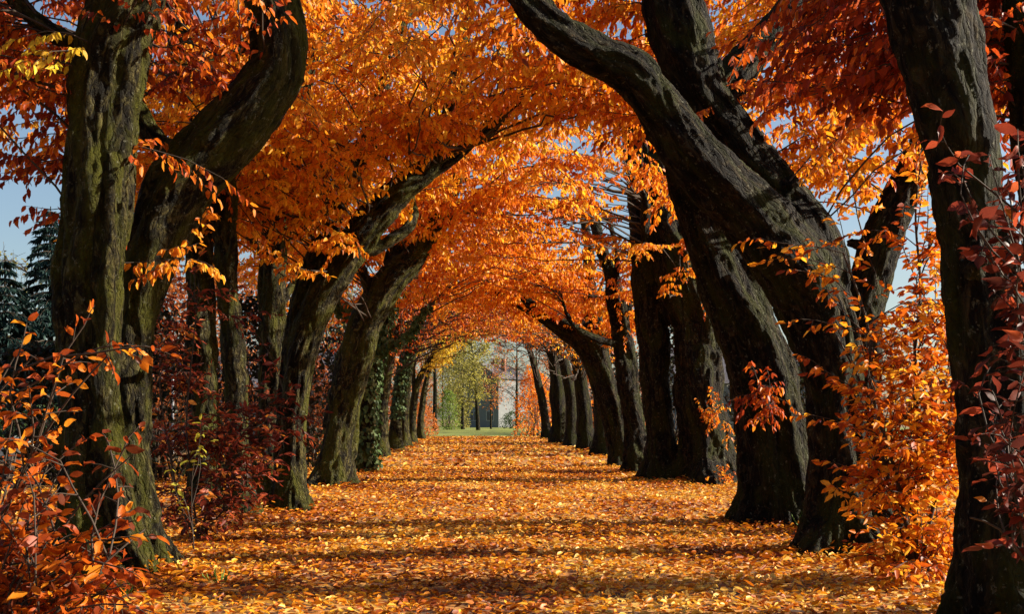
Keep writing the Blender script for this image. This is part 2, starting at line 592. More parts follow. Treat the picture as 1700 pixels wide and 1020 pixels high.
def make_trunk(stems, d0, seed, vox, base, mat, flute=0.16, ridge=0.02, flare=0.45, near=True):
    paths = [stem_path(s, d0) for s in stems]
    V, Fc, n0 = [], [], 0
    cl_p, cl_a, cl_b, cl_s, cl_r, cl_t = [], [], [], [], [], []
    K = 44 if near else 18
    for si, path in enumerate(paths):
        q = catmull(path, 0.07 if near else 0.25)
        c, r = q[:, :3].copy(), np.maximum(q[:, 3], 0.02)
        s = np.concatenate([[0], np.cumsum(np.linalg.norm(np.diff(c, axis=0), axis=1))])
        grounded = (not isinstance(stems[si], np.ndarray)) and stems[si][0][1] is None
        wob = np.stack([fbm(np.stack([s * .9, s * 0 + si * 7.3, s * 0 + seed], 1), 3) - .5, fbm(np.stack([s * .9, s * 0 + si * 3.1, s * 0 + seed + 40], 1), 4) - .5, s * 0], 1)
        c = c + wob * (r * 0.5)[:, None]
        if grounded:
            r = r * (1 + flare * np.exp(-np.maximum(s - 0.12, 0) / 0.28))
        tan, a, b = frames(c)
        th = np.arange(K) * 2 * math.pi / K
        S, TH = np.meshgrid(s, th, indexing='ij')
        wv = np.stack([np.cos(TH) * 1.5 + si * 5, np.sin(TH) * 1.5 + seed * 1.7, S * 0.55], -1)
        rid = 1 - np.abs(2 * fbm(wv, seed + si, 2) - 1) * 1.8
        wv2 = np.stack([np.cos(TH + .5 * S) * 2.6 + si * 5, np.sin(TH + .5 * S) * 2.6 + seed, S * 0.8], -1)
        rid2 = 1 - np.abs(2 * vnoise(wv2, seed + si + 9) - 1) * 2
        bump = fbm(np.stack([np.cos(TH) * 1.1, np.sin(TH) * 1.1 + si, S * 1.6 + seed], -1), seed + 3, 3) - .5
        lob = np.cos(4 * TH + seed + 0.7 * S) * 0.5 + np.cos(5 * TH + 2 * seed - .4 * S) * .5
        fl = flute * (1 + (1.6 * np.exp(-S / 0.5) if grounded else 0))
        R = r[:, None] * (1 + fl * (0.75 * rid + 0.35 * rid2 - 0.45) + 0.30 * bump + (0.26 * np.exp(-S / 0.32) * lob if grounded else 0))
        ring = c[:, None] + R[..., None] * (np.cos(TH)[..., None] * a[:, None] + np.sin(TH)[..., None] * b[:, None])
        m = len(s)
        V.append(ring.reshape(-1, 3))
        i = np.arange(m - 1)[:, None] * K
        j = np.arange(K)[None]
        j2 = (j + 1) % K
        Fc.append([np.stack([i + j, i + j2, i + K + j2, i + K + j], -1).reshape(-1, 4) + n0])
        # caps
        V.append(np.stack([c[0], c[-1]]))
        cb, ct = n0 + m * K, n0 + m * K + 1
        jj = np.arange(K)
        Fc.append([np.stack([np.full(K, cb), n0 + (jj + 1) % K, n0 + jj], -1), np.stack([np.full(K, ct), n0 + (m - 1) * K + jj, n0 + (m - 1) * K + (jj + 1) % K], -1)])
        n0 += m * K + 2
        cl_p.append(c); cl_a.append(a); cl_b.append(b); cl_s.append(s + si * 3.7); cl_r.append(r); cl_t.append(tan)
    polys = [p for g in Fc for p in g]
    verts = np.concatenate(V)
    me = mesh_from('trunk', verts, polys, smooth=True)
    cp = np.concatenate(cl_p); ca = np.concatenate(cl_a); cbn = np.concatenate(cl_b); cs = np.concatenate(cl_s); cr = np.concatenate(cl_r); ctn = np.concatenate(cl_t)
    if near:
        tmp = bpy.data.objects.new('tmp', me)
        COL.objects.link(tmp)
        md = tmp.modifiers.new('r', 'REMESH')
        md.mode = 'VOXEL'
        md.voxel_size = vox
        sm = tmp.modifiers.new('s', 'SMOOTH')
        sm.factor = 0.5
        sm.iterations = 2
        dg = bpy.context.evaluated_depsgraph_get()
        ev = tmp.evaluated_get(dg)
        m2 = bpy.data.meshes.new_from_object(ev)
        bpy.data.objects.remove(tmp)
        bpy.data.meshes.remove(me)
        me = m2
        me.name = 'trunk'
    nv = len(me.vertices)
    co = np.empty(nv * 3, np.float32)
    me.vertices.foreach_get('co', co)
    co = co.reshape(-1, 3).astype(float)
    nr = np.empty(nv * 3, np.float32)
    me.vertices.foreach_get('normal', nr)
    nr = nr.reshape(-1, 3)
    idx = np.empty(nv, int)
    for k0 in range(0, nv, 4000):
        dd = np.linalg.norm(co[k0:k0 + 4000, None] - cp[None], axis=2) - cr[None]
        idx[k0:k0 + 4000] = np.argmin(dd, 1)
    rel = co - cp[idx]
    ua, ub, us = np.sum(rel * ca[idx], 1), np.sum(rel * cbn[idx], 1), cs[idx] + np.sum(rel * ctn[idx], 1)
    rad = np.maximum(np.hypot(ua, ub), 1e-3)
    bark = np.stack([ua, ub, us], 1)
    if near:
        g = np.stack([ua / rad * cr[idx], ub / rad * cr[idx], us], 1)
        wp = (fbm(g * 2.0, seed + 70, 2) - .5)[:, None] * np.array([.25, .25, .1])
        n1 = np.abs(2 * fbm((g + wp) * np.array([7, 7, 0.9]), seed + 20, 2) - 1)
        n1 = np.minimum(n1 * 3.2, 1) - .75 + 0.5 * (1 - np.minimum(np.abs(2 * vnoise((g + wp) * np.array([13, 13, 2.2]), seed + 24) - 1) * 3, 1)) * -1
        n2 = fbm(g * np.array([22, 22, 10]), seed + 30, 3) - .5
        kn = np.clip(vnoise(g * np.array([3, 3, 2.2]), seed + 50) - 0.78, 0, 1) * 5
        co = co + nr * (ridge * n1 + 0.9 * ridge * n2 + 0.05 * kn * np.minimum(cr[idx] / .3, 1))[:, None]
    me.vertices.foreach_set('co', (co - base).astype(np.float32).ravel())
    add_attr(me, 'bark', 'FLOAT_VECTOR', bark)
    me.polygons.foreach_set('use_smooth', np.ones(len(me.polygons), bool))
    me.materials.clear()
    me.materials.append(mat)
    me.update()
    return me, np.hstack([cp, cr[:, None]])


# ------------------------------------------------------------------ ground
def grid_sheet(name, x0, x1, y0, y1, nx, ny, z, mat, relief=True):
    xs, ys = np.linspace(x0, x1, nx), np.linspace(y0, y1, ny)
    X, Y = np.meshgrid(xs, ys)
    Z = (ground_z(X, Y) if relief else 0 * X) + z
    v = np.stack([X, Y, Z], -1).reshape(-1, 3)
    i = (np.arange(ny - 1)[:, None] * nx + np.arange(nx - 1)[None])
    q = np.stack([i, i + 1, i + nx + 1, i + nx], -1).reshape(-1, 4)
    return obj(name, mesh_from(name, v, [q], smooth=True), mat)


def litter_ground_mat():
    m, nt, b, out = new_mat('leafy_soil')
    N, L = nt.nodes.new, nt.links.new
    tc = N('ShaderNodeTexCoord')
    vo = N('ShaderNodeTexVoronoi')
    vo.inputs['Scale'].default_value = 11
    L(tc.outputs['Object'], vo.inputs['Vector'])
    sp = N('ShaderNodeSeparateColor')
    L(vo.outputs['Color'], sp.inputs[0])
    r = N('ShaderNodeValToRGB')
    cr = r.color_ramp
    cr.elements[0].position = 0.0
    cr.elements[0].color = (0.05, 0.025, 0.012, 1)
    cr.elements[1].position = 1.0
    cr.elements[1].color = (0.60, 0.36, 0.09, 1)
    for pos, c in ((0.25, (0.16, 0.06, 0.02, 1)), (0.5, (0.38, 0.15, 0.03, 1)), (0.75, (0.50, 0.23, 0.04, 1))):
        e = cr.elements.new(pos)
        e.color = c
    L(sp.outputs[0], r.inputs['Fac'])
    L(r.outputs['Color'], b.inputs['Base Color'])
    b.inputs['Roughness'].default_value = 0.8
    bp = N('ShaderNodeBump')
    bp.inputs['Strength'].default_value = 0.6
    bp.inputs['Distance'].default_value = 0.03
    L(sp.outputs[1], bp.inputs['Height'])
    L(bp.outputs['Normal'], b.inputs['Normal'])
    return m


M_SOIL = litter_ground_mat()
M_FIELD = plain('autumn_field', (0.20, 0.13, 0.05), 0.9, 0.5, 0.6, 0.3)
M_GRASS = plain('lawn', (0.17, 0.19, 0.03), 0.9, 0.6, 0.5, 0.6)
far = grid_sheet('ground', -900, 900, -40, 1800, 30, 40, -0.12, M_FIELD, False)
struct(far)
path = grid_sheet('leafy_path', -16, 22, 1, 84, 80, 160, 0, M_SOIL)
struct(path)
lawn = grid_sheet('lawn', -60, 60, 80, 190, 60, 60, -0.05, M_GRASS)
struct(lawn)
road = grid_sheet('road', 24, 30, -10, 300, 2, 4, -0.02, plain('asphalt', (0.055, 0.055, 0.06), 0.8, 0.2, 3), False)
struct(road)

# ------------------------------------------------------------------ avenue trees
def zlow(x, y):
    return 4.05 + 0.75 * max(0, 1 - (x / 3.6) ** 2) + max(0, (y - 46) * 0.075) - (0.35 if 26 < y < 46 else 0)


TRUNK_BASES = []


def side_limbs(stems, d0, n):
    """secondary limbs and short broken stubs growing from the main stems"""
    out = []
    paths = [catmull(stem_path(q, d0), .15) for q in stems]
    tries = 0
    while len(out) < n + 2 and tries < 60:
        tries += 1
        stub = len(out) >= n
        q = paths[rng.integers(0, len(paths))]
        lo, hi_ = (0.9, 3.4) if stub else (2.7, 5.2)
        c = q[(q[:, 2] > lo) & (q[:, 2] < hi_)]
        if not len(c):
            continue
        p = c[rng.integers(0, len(c))]
        th = rng.uniform(0, 2 * math.pi)
        L = rng.uniform(.12, .25) + p[3] if stub else rng.uniform(1.6, 3.2)
        r = p[3] * (rng.uniform(.28, .42) if stub else rng.uniform(.30, .48))
        dv = unit(np.array([math.cos(th), math.sin(th), rng.uniform(.5, 1.5)]))
        bend = rng.normal(0, .22, 3) * L
        e = p[:3] + dv * L
        if not stub and (in_window(*e) or in_window(*((p[:3] + e) / 2)) or (e[1] < d0 - .4 and d0 < 13)):
            continue
        m1, m2 = p[:3] + dv * L * .33 + bend * .4, p[:3] + dv * L * .66 + bend * .5
        out.append(np.array([[*p[:3], r], [*m1, r * .88], [*m2, r * .7], [*e, r * (.75 if stub else .3)]]))
    return out


def avenue_tree(label, d0, stems, seed, mat, targets=(), pal=PAL_ORANGE, leaf=0.108, tmpl=4, pick=0, vox=0.026, near=True,
                flute=0.24, twigs=True, spray_kw=None, shoots=(), ivy=None, limbs=3, extra=(), flare=0.62, ridge=0.034, tone=0.33):
    p0 = stem_path(stems[0][:2], d0)[0]
    base = np.array([p0[0], p0[1], 0.0])
    t = thing('hornbeam_tree', label, 'tree', base, 'hornbeam trees lining the avenue')
    if near:
        stems = list(stems) + side_limbs(stems, d0, limbs)
    me, cl = make_trunk(stems, d0, seed, vox, base, mat, flute=flute, near=near, flare=flare, ridge=ridge)
    obj('trunk', me, None, t)
    for q in stems:
        if not isinstance(q, np.ndarray) and q[0][1] is None:
            c = stem_path(q[:2], d0)[0]
            TRUNK_BASES.append((c[0], c[1], c[3]))
    lv, tb = Leaves(), Tubes()
    kw = dict(leaf=leaf, twigs=twigs, tone=tone)
    kw.update(spray_kw or {})
    hi = cl[cl[:, 2] > 2.6]
    for tg in targets:
        tg = np.asarray(tg, float)
        cost = np.linalg.norm(hi[:, :3] - tg, axis=1) + 0.9 * np.maximum(hi[:, 2] - tg[2] - 0.1, 0) + rng.uniform(0, 2.6, len(hi))
        s = hi[np.argmin(cost)]
        v = tg - s[:3]
        L = np.linalg.norm(v)
        if L < 0.6:
            tg = s[:3] + unit(v + rng.normal(0, .3, 3)) * 1.0
            L = 1.0
        t0 = max(0.15, 1 - 1.7 / L)
        spray(lv, tb, s[:3], tg, pal, t0=t0, **kw)
    for tg, pl in extra:
        s = hi[np.argmin(np.linalg.norm(hi[:, :3] - tg, axis=1) + rng.uniform(0, .5, len(hi)))]
        spray(lv, tb, s[:3], tg, pl, t0=.45, **{**kw, 'tone': .25})
    if lv.p:
        arr = lv.arrays()
        split_leaves(arr, pick, tmpl, list(pal) + ([PAL_YELLOW[0], PAL_YELLOW[2]] if extra else []), 'crown', t, base, M_LEAF)
        o = obj('branches', tb.mesh('branches', base, M_TWIG), None, t)
        o['kind'] = 'stuff'
    if shoots:
        lv, tb = Leaves(), Tubes()
        for (px, py, d, n, spread, pl) in shoots:
            c = P(px, py, d)
            for k in range(n):
                e = c + rng.normal(0, 1, 3) * spread * np.array([1, .6, .9]) + np.array([0, -0.12, 0])
                spray(lv, tb, c + rng.normal(0, .05, 3), e, pl, leaf=0.085, t0=0.1, twig_gap=.05, twig_len=.2, leaf_gap=.03, rbase=.004, arch=.1)
        o = obj('trunk_shoots', leaves_mesh('trunk_shoots', lv.arrays(), 4, base, M_LEAF), None, t)
        o['kind'] = 'stuff'
        o = obj('shoot_stems', tb.mesh('shoot_stems', base, M_TWIG), None, t)
        o['kind'] = 'stuff'
    if ivy:
        z0, z1, n = ivy
        pts = cl[(cl[:, 2] > z0) & (cl[:, 2] < z1)]
        k = rng.integers(0, len(pts), n)
        th = rng.uniform(-2.4, 1.0, n)
        out = np.stack([np.cos(th), np.sin(th), rng.normal(0, .2, n)], 1)
        lv = Leaves()
        clump = rng.uniform(0, .10, n)
        lv.add(pts[k, :3] + out * (pts[k, 3] * 1.08 + clump)[:, None] + rng.normal(0, .03, (n, 3)), out * .4 + rng.normal(0, .3, (n, 3)) + np.array([0, 0, -.9]), out + rng.normal(0, .35, (n, 3)),
               rng.uniform(.07, .14, n), pal_cols(PAL_IVY, rng.beta(1.6, 2, n)), 1.7)
        o = obj('ivy', leaves_mesh('ivy', lv.arrays(), 4, base, M_IVY), None, t)
        o['kind'] = 'stuff'
        o['label'] = 'glossy green ivy climbing the trunk'
    return t


SUN_V = np.array(sd)
SUN_GAPS = [np.array(q) for q in ((-3.0, 9.5, 0.6), (-3.0, 9.5, 1.8), (-3.0, 9.5, 3.0), (-2.9, 9.5, 4.2), (-2.3, 10.2, 3.4), (-2.6, 16, .8), (-2.5, 16, 2.2), (-2.2, 16, 3.4), (-3.2, 15, 2.5), (-2.8, 21.5, 1.5), (-2.4, 21.5, 3.0), (-1, 12, 0.0), (0, 8.5, 0), (0, 18, 0))]


def in_gap(q, rad=0.95):
    for g in SUN_GAPS:
        v = q - g
        t = float(np.dot(v, SUN_V))
        if t > 1.5 and np.linalg.norm(v - SUN_V * t) < rad:
            return True
    return False


def in_window(x, y, z):
    """openings in the crowns through which the sky shows"""
    a, b_ = proj(np.array([[x, y, z]]))
    a, b_ = a[0], b_[0]
    return (1260 < a < 1570 and 215 < b_ < 560) or (a > 1630 and 180 < b_ < 500) or (a < 90 and 285 < b_ < 560) or (y < 10.4 and 50 < a < 530 and b_ > -80)


def fill(n, x0, x1, y0, y1, zt=2.0, power=1.5, zoff=0.0):
    out = []
    n = int(n * (1.9 if y0 > 30 else 1.55 if x0 < -4 else 1.2 if y0 > 24 else 0.75))
    while len(out) < n:
        x, y = rng.uniform(x0, x1), rng.uniform(y0, y1)
        if vnoise(np.array([[x * .55, y * .55, 3.0]]), 91)[0] < 0.30 and rng.random() < .6:
            continue
        z = zlow(x, y) + zoff + zt * rng.random() ** power
        if in_window(x, y, z):
            continue
        if x > -2 and in_gap(np.array([x, y, z])):
            continue
        if x > 1.2 and rng.random() < 0.35 * min(1, (z - 4.2)):
            continue
        out.append((x, y, z))
    return out


def roof(n, x0, x1, y0, y1, z0=6.4, z1=8.2):
    q = [(rng.uniform(x0, x1), rng.uniform(y0, y1), rng.uniform(z0, z1)) for _ in range(n)]
    return [e for e in q if not in_window(*e)]


def reg(n, x0, x1, y0, y1, d0, d1, test=None):
    out = []
    while len(out) < n:
        x, y = rng.uniform(x0, x1), rng.uniform(y0, y1)
        if test and not test(x, y):
            continue
        out.append(tuple(P(x, y, rng.uniform(d0, d1))))
    return out


G = None
# --- left row
avenue_tree('massive forked mossy tree at the left front, one limb elbowing right then up', 9.5, [
    [(165, G, 150), (160, 880, 130), (150, 750, 108), (143, 600, 108), (140, 480, 112), (150, 350, 124), (168, 220, 134), (192, 100, 134), (220, 0, 132), (250, -120, 115), (270, -300, 90), (285, -450, 60)],
    [(232, G, 66, 9.35), (205, 870, 62), (180, 750, 58), (172, 600, 56), (178, 480, 60), (190, 380, 56), (190, 290, 44), (172, 200, 20)],
    [(240, G, 80, 9.9), (228, 860, 74, 10.0), (222, 700, 70, 10.1), (226, 560, 78, 10.2), (245, 440, 98), (290, 330, 118), (350, 255, 120), (415, 185, 112), (458, 110, 104), (458, 30, 104), (440, -60, 96), (430, -200, 80, 10.4), (440, -380, 50, 10.4)],
], 1, M_BARK_L, fill(70, -7, -1.2, 7.6, 11.5, 2.4) + roof(40, -8, -1.5, 9, 14) + roof(22, -8, -4.2, 10.5, 14, 4.6, 6.4) + [tuple(P(x, y, 9.8)) for x, y in ((40, 150), (60, 230), (20, 260), (120, 60), (50, 60), (30, 10), (340, 60), (360, 30), (310, 110), (265, 200), (300, 20), (70, 350), (30, 290))],
    pal=PAL_RED, leaf=.095, pick=300, vox=0.024, shoots=((292, 425, 9.8, 5, .16, PAL_ORANGE),), tone=.34, extra=[(P(x, y, 8.9), PAL_YELLOW) for x, y in ((40, 60), (85, 85), (25, 110))])
avenue_tree('slim pale green lichen-covered tree behind the red bush, with a dark twin stem', 15, [
    [(405, G, 58), (398, 780, 46), (388, 600, 45), (374, 420, 45), (368, 300, 44), (382, 150, 38), (420, 0, 32), (450, -150, 22)],
    [(335, G, 62, 15.8), (338, 700, 58), (335, 550, 56), (330, 400, 54), (322, 250, 50), (300, 80, 44), (270, -90, 30)],
], 2, M_BARK_L, fill(45, -7, -1.5, 12, 16.5, 2.2) + roof(35, -8, -1.5, 13, 18), pick=0, vox=0.035, flute=.12)
avenue_tree('straight brown-barked tree between the pale slim tree and the twin-limbed leaner', 17.2, [
    [(448, G, 60), (445, 750, 50), (450, 600, 49), (455, 450, 49), (462, 330, 48), (478, 240, 45), (505, 130, 38), (545, 0, 30), (570, -120, 20)],
], 3, M_BARK_L, fill(40, -6, 0, 14, 18.5, 2.2), vox=0.035, pal=PAL_GOLD)
avenue_tree('twin-limbed tree leaning right over the path, thick sunlit limb and thinner one', 16, [
    [(480, G, 64), (484, 750, 53), (494, 640, 51), (516, 540, 57), (556, 450, 62), (610, 370, 64), (670, 310, 54), (720, 268, 40), (745, 190, 34), (765, 80, 26), (790, -60, 16)],
    [(478, 720, 40, 16.2), (486, 600, 40, 16.3), (506, 490, 40), (546, 380, 38), (590, 280, 35), (625, 180, 30), (660, 60, 24), (700, -60, 14)],
    [(680, 305, 34, 16), (745, 262, 28), (820, 205, 22), (890, 120, 14)],
], 4, M_BARK_L, fill(95, -5, 2.4, 11.5, 18.5, 1.9) + roof(45, -6, -.6, 14, 21) + roof(30, -4, .6, 14, 24, 7.6, 9) + [tuple(P(x, y, 14.5)) for x, y in ((430, 300), (470, 330), (520, 300), (560, 250), (640, 220), (700, 200), (420, 390), (560, 390))],
    pal=PAL_GOLD, pick=300, vox=0.028, tone=.26)
avenue_tree('broad dark tree leaning right, just before the ivy-clad trunk', 21.5, [
    [(550, G, 66), (560, 730, 58), (580, 620, 64), (612, 530, 60), (650, 462, 58), (700, 412, 42), (745, 330, 30), (780, 230, 20), (800, 140, 12)],
    [(640, 480, 30, 21.7), (660, 400, 28), (690, 300, 22), (700, 180, 15)],
], 5, M_BARK_L, fill(80, -5.5, 2.5, 17.5, 24, 2.0) + roof(40, -6, -.6, 20, 28), pal=PAL_GOLD, twigs=False, leaf=0.115, vox=0.04)
avenue_tree('ivy-clad tree on the left of the path behind the broad dark leaner', 27, [
    [(600, G, 42), (605, 700, 38), (612, 620, 36), (630, 550, 34), (655, 480, 28), (690, 420, 20), (720, 340, 13)],
], 6, M_BARK_L, fill(60, -5.5, 2.5, 24, 31, 2.0) + roof(40, -6, -.6, 27, 36), twigs=False, leaf=0.12, vox=0.05, ivy=(0.1, 4.4, 2600))
avenue_tree('slender grey tree right after the ivy-clad tree on the left', 38, [
    [(632, G, 28), (634, 700, 23), (640, 640, 21), (652, 570, 19), (675, 500, 14), (700, 440, 9)],
], 7, M_BARK_L, fill(60, -5.5, 2.5, 31, 40, 2.0) + reg(22, 640, 760, 460, 520, 33, 40), leaf=0.12, near=False, tmpl=4, twigs=False, spray_kw=dict(leaf_gap=.06, twig_gap=.15), pal=PAL_RED, tone=.2)
avenue_tree('pale ivy-streaked tree, second ivy trunk down the left row', 46, [
    [(655, G, 24), (658, 690, 20), (664, 640, 20), (674, 590, 18), (695, 530, 12), (720, 480, 8)],
], 8, M_BARK_L, fill(60, -5.5, 2.5, 39, 50, 2.0), leaf=0.14, near=False, tmpl=2, twigs=False, spray_kw=dict(leaf_gap=.08, twig_gap=.18), ivy=(1.2, 4.2, 900), pal=PAL_RED, tone=.2)
avenue_tree('forked tree with yellow foliage, far down the left row', 58, [
    [(683, G, 17), (685, 690, 14), (690, 650, 13), (706, 610, 10), (735, 565, 8), (760, 540, 6)],
    [(688, 660, 8), (686, 610, 8), (690, 560, 6)],
], 9, M_BARK_L, fill(60, -5, 0.2, 50, 64, 2.0) + [tuple(P(722 + 62 * u + rng.normal(0, 5), 612 - 74 * u + rng.normal(0, 5), rng.uniform(55, 61))) for u in rng.random(70)], leaf=0.16, near=False, tmpl=2, twigs=False, spray_kw=dict(leaf_gap=.09, twig_gap=.2), pal=PAL_YELLOW, tone=.2)
avenue_tree('last small tree at the far end of the left row', 70, [
    [(698, G, 14), (699, 690, 11), (704, 650, 10), (715, 610, 8), (735, 575, 6)],
], 10, M_BARK_L, fill(45, -5, 1, 62, 76, 2.0), leaf=0.18, near=False, tmpl=2, twigs=False, spray_kw=dict(leaf_gap=.1, twig_gap=.2), pal=PAL_YELLOW, tone=.35)

# --- right row
RT = dict(power=1.3)
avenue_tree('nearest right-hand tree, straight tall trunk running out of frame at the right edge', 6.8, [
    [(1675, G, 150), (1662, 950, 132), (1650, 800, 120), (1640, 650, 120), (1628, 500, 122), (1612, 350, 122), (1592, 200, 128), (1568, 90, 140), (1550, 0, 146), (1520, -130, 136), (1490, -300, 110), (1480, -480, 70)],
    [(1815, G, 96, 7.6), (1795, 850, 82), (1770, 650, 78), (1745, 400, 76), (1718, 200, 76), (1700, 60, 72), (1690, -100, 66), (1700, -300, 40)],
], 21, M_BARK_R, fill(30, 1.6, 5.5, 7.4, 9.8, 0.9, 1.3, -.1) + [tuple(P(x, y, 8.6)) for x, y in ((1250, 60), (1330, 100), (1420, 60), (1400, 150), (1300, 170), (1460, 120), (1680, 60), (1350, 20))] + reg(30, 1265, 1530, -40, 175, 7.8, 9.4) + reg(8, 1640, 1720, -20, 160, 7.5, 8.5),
    pal=PAL_RED, leaf=.095, pick=300, vox=0.024, flute=.18, tone=.5)  # darker red leaf colour carries the shaded side of this crown
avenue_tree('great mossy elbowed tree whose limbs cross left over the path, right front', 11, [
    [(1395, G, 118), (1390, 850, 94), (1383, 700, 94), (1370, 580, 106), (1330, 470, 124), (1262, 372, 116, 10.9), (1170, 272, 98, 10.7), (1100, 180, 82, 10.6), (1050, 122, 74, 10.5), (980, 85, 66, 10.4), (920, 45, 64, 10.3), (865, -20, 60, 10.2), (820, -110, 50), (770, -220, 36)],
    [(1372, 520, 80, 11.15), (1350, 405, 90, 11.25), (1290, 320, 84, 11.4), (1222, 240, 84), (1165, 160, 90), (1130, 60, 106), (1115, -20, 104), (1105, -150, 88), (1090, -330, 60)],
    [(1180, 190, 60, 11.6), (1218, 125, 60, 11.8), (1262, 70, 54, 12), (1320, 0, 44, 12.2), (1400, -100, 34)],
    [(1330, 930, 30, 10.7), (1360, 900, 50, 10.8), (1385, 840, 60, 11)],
], 22, M_BARK_R, fill(50, -0.5, 5.5, 9.2, 13, 1.0, 1.3) + roof(12, 0, 6, 12, 16, 5.6, 6.6), pal=PAL_ORANGE, pick=300, vox=0.024, tone=.42, limbs=0)  # raised tone puts the crown's shade into the leaf colour
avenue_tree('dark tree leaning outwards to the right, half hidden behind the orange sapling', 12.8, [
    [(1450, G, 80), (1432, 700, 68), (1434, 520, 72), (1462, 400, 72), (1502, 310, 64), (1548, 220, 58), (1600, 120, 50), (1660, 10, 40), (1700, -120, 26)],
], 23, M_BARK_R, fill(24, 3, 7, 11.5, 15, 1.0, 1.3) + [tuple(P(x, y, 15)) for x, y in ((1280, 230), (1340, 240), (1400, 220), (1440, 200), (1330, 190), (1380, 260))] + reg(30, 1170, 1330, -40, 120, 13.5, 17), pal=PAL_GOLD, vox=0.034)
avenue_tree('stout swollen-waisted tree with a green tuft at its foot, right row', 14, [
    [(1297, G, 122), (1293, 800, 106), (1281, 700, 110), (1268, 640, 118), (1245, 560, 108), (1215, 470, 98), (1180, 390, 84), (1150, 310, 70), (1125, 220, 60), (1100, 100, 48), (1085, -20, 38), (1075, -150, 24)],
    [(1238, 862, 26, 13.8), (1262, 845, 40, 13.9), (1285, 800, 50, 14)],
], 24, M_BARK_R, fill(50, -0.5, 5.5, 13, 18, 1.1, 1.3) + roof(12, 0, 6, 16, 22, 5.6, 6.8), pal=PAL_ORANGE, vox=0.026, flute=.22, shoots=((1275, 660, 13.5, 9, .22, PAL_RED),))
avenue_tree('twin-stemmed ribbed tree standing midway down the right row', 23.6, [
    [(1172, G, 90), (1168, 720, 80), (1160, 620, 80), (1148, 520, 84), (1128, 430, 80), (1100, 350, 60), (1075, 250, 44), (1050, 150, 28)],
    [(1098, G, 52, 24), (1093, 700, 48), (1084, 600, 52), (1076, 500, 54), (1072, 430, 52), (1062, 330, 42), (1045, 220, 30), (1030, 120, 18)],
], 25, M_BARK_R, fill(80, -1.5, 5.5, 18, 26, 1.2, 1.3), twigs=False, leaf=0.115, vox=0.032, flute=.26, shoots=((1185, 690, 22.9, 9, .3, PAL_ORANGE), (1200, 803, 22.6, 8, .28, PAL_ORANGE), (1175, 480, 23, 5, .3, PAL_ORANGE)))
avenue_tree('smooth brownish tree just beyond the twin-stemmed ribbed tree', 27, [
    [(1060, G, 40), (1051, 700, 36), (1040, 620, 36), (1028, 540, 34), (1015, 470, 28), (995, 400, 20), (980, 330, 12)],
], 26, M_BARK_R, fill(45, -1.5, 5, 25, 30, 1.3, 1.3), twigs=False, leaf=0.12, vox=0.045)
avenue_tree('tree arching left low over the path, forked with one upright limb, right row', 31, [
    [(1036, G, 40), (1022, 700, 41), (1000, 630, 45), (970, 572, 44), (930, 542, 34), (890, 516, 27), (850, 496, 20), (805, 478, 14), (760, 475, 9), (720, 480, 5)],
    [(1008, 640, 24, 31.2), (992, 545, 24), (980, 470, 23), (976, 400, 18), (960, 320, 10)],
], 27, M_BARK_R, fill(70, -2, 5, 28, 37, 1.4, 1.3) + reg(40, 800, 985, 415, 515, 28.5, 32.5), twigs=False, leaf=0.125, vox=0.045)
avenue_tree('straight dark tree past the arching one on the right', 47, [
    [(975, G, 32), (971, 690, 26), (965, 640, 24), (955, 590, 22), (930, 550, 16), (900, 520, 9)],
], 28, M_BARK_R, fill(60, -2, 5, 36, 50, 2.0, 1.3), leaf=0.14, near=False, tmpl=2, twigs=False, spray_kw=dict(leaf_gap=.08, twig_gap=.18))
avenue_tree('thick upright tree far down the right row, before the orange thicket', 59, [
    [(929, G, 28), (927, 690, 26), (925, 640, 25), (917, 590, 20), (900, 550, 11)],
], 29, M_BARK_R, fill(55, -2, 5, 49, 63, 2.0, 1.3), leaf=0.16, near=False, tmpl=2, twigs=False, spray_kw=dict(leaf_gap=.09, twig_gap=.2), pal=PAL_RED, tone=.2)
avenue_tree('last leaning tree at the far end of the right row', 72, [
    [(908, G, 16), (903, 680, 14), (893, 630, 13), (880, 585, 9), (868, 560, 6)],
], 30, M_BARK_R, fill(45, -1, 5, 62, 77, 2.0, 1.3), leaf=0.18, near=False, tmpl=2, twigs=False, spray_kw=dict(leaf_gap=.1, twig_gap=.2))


avenue_tree('dark upright tree between the arching tree and the straight dark one, right row', 40, [
    [(1004, G, 34), (1001, 690, 30), (992, 620, 28), (978, 560, 22), (955, 520, 12)],
], 31, M_BARK_R, fill(30, -1, 5, 34, 42, 1.6, 1.3), leaf=.13, near=False, tmpl=2, twigs=False, spray_kw=dict(leaf_gap=.08, twig_gap=.18))
avenue_tree('slim tree leaning left just before the thick upright tree, far right row', 53, [
    [(951, G, 24), (949, 690, 20), (944, 640, 19), (932, 590, 15), (912, 555, 8)],
], 32, M_BARK_R, fill(25, -1, 5, 48, 56, 1.8, 1.3), leaf=.15, near=False, tmpl=2, twigs=False, spray_kw=dict(leaf_gap=.09, twig_gap=.2))
avenue_tree('thin straight tree between the ivy-streaked tree and the forked one, left row', 52, [
    [(671, G, 19), (672, 690, 15), (676, 640, 14), (686, 590, 11), (705, 550, 7)],
], 33, M_BARK_L, fill(25, -5, 1, 47, 55, 1.8), leaf=.15, near=False, tmpl=2, twigs=False, spray_kw=dict(leaf_gap=.09, twig_gap=.2), pal=PAL_RED, tone=.2)

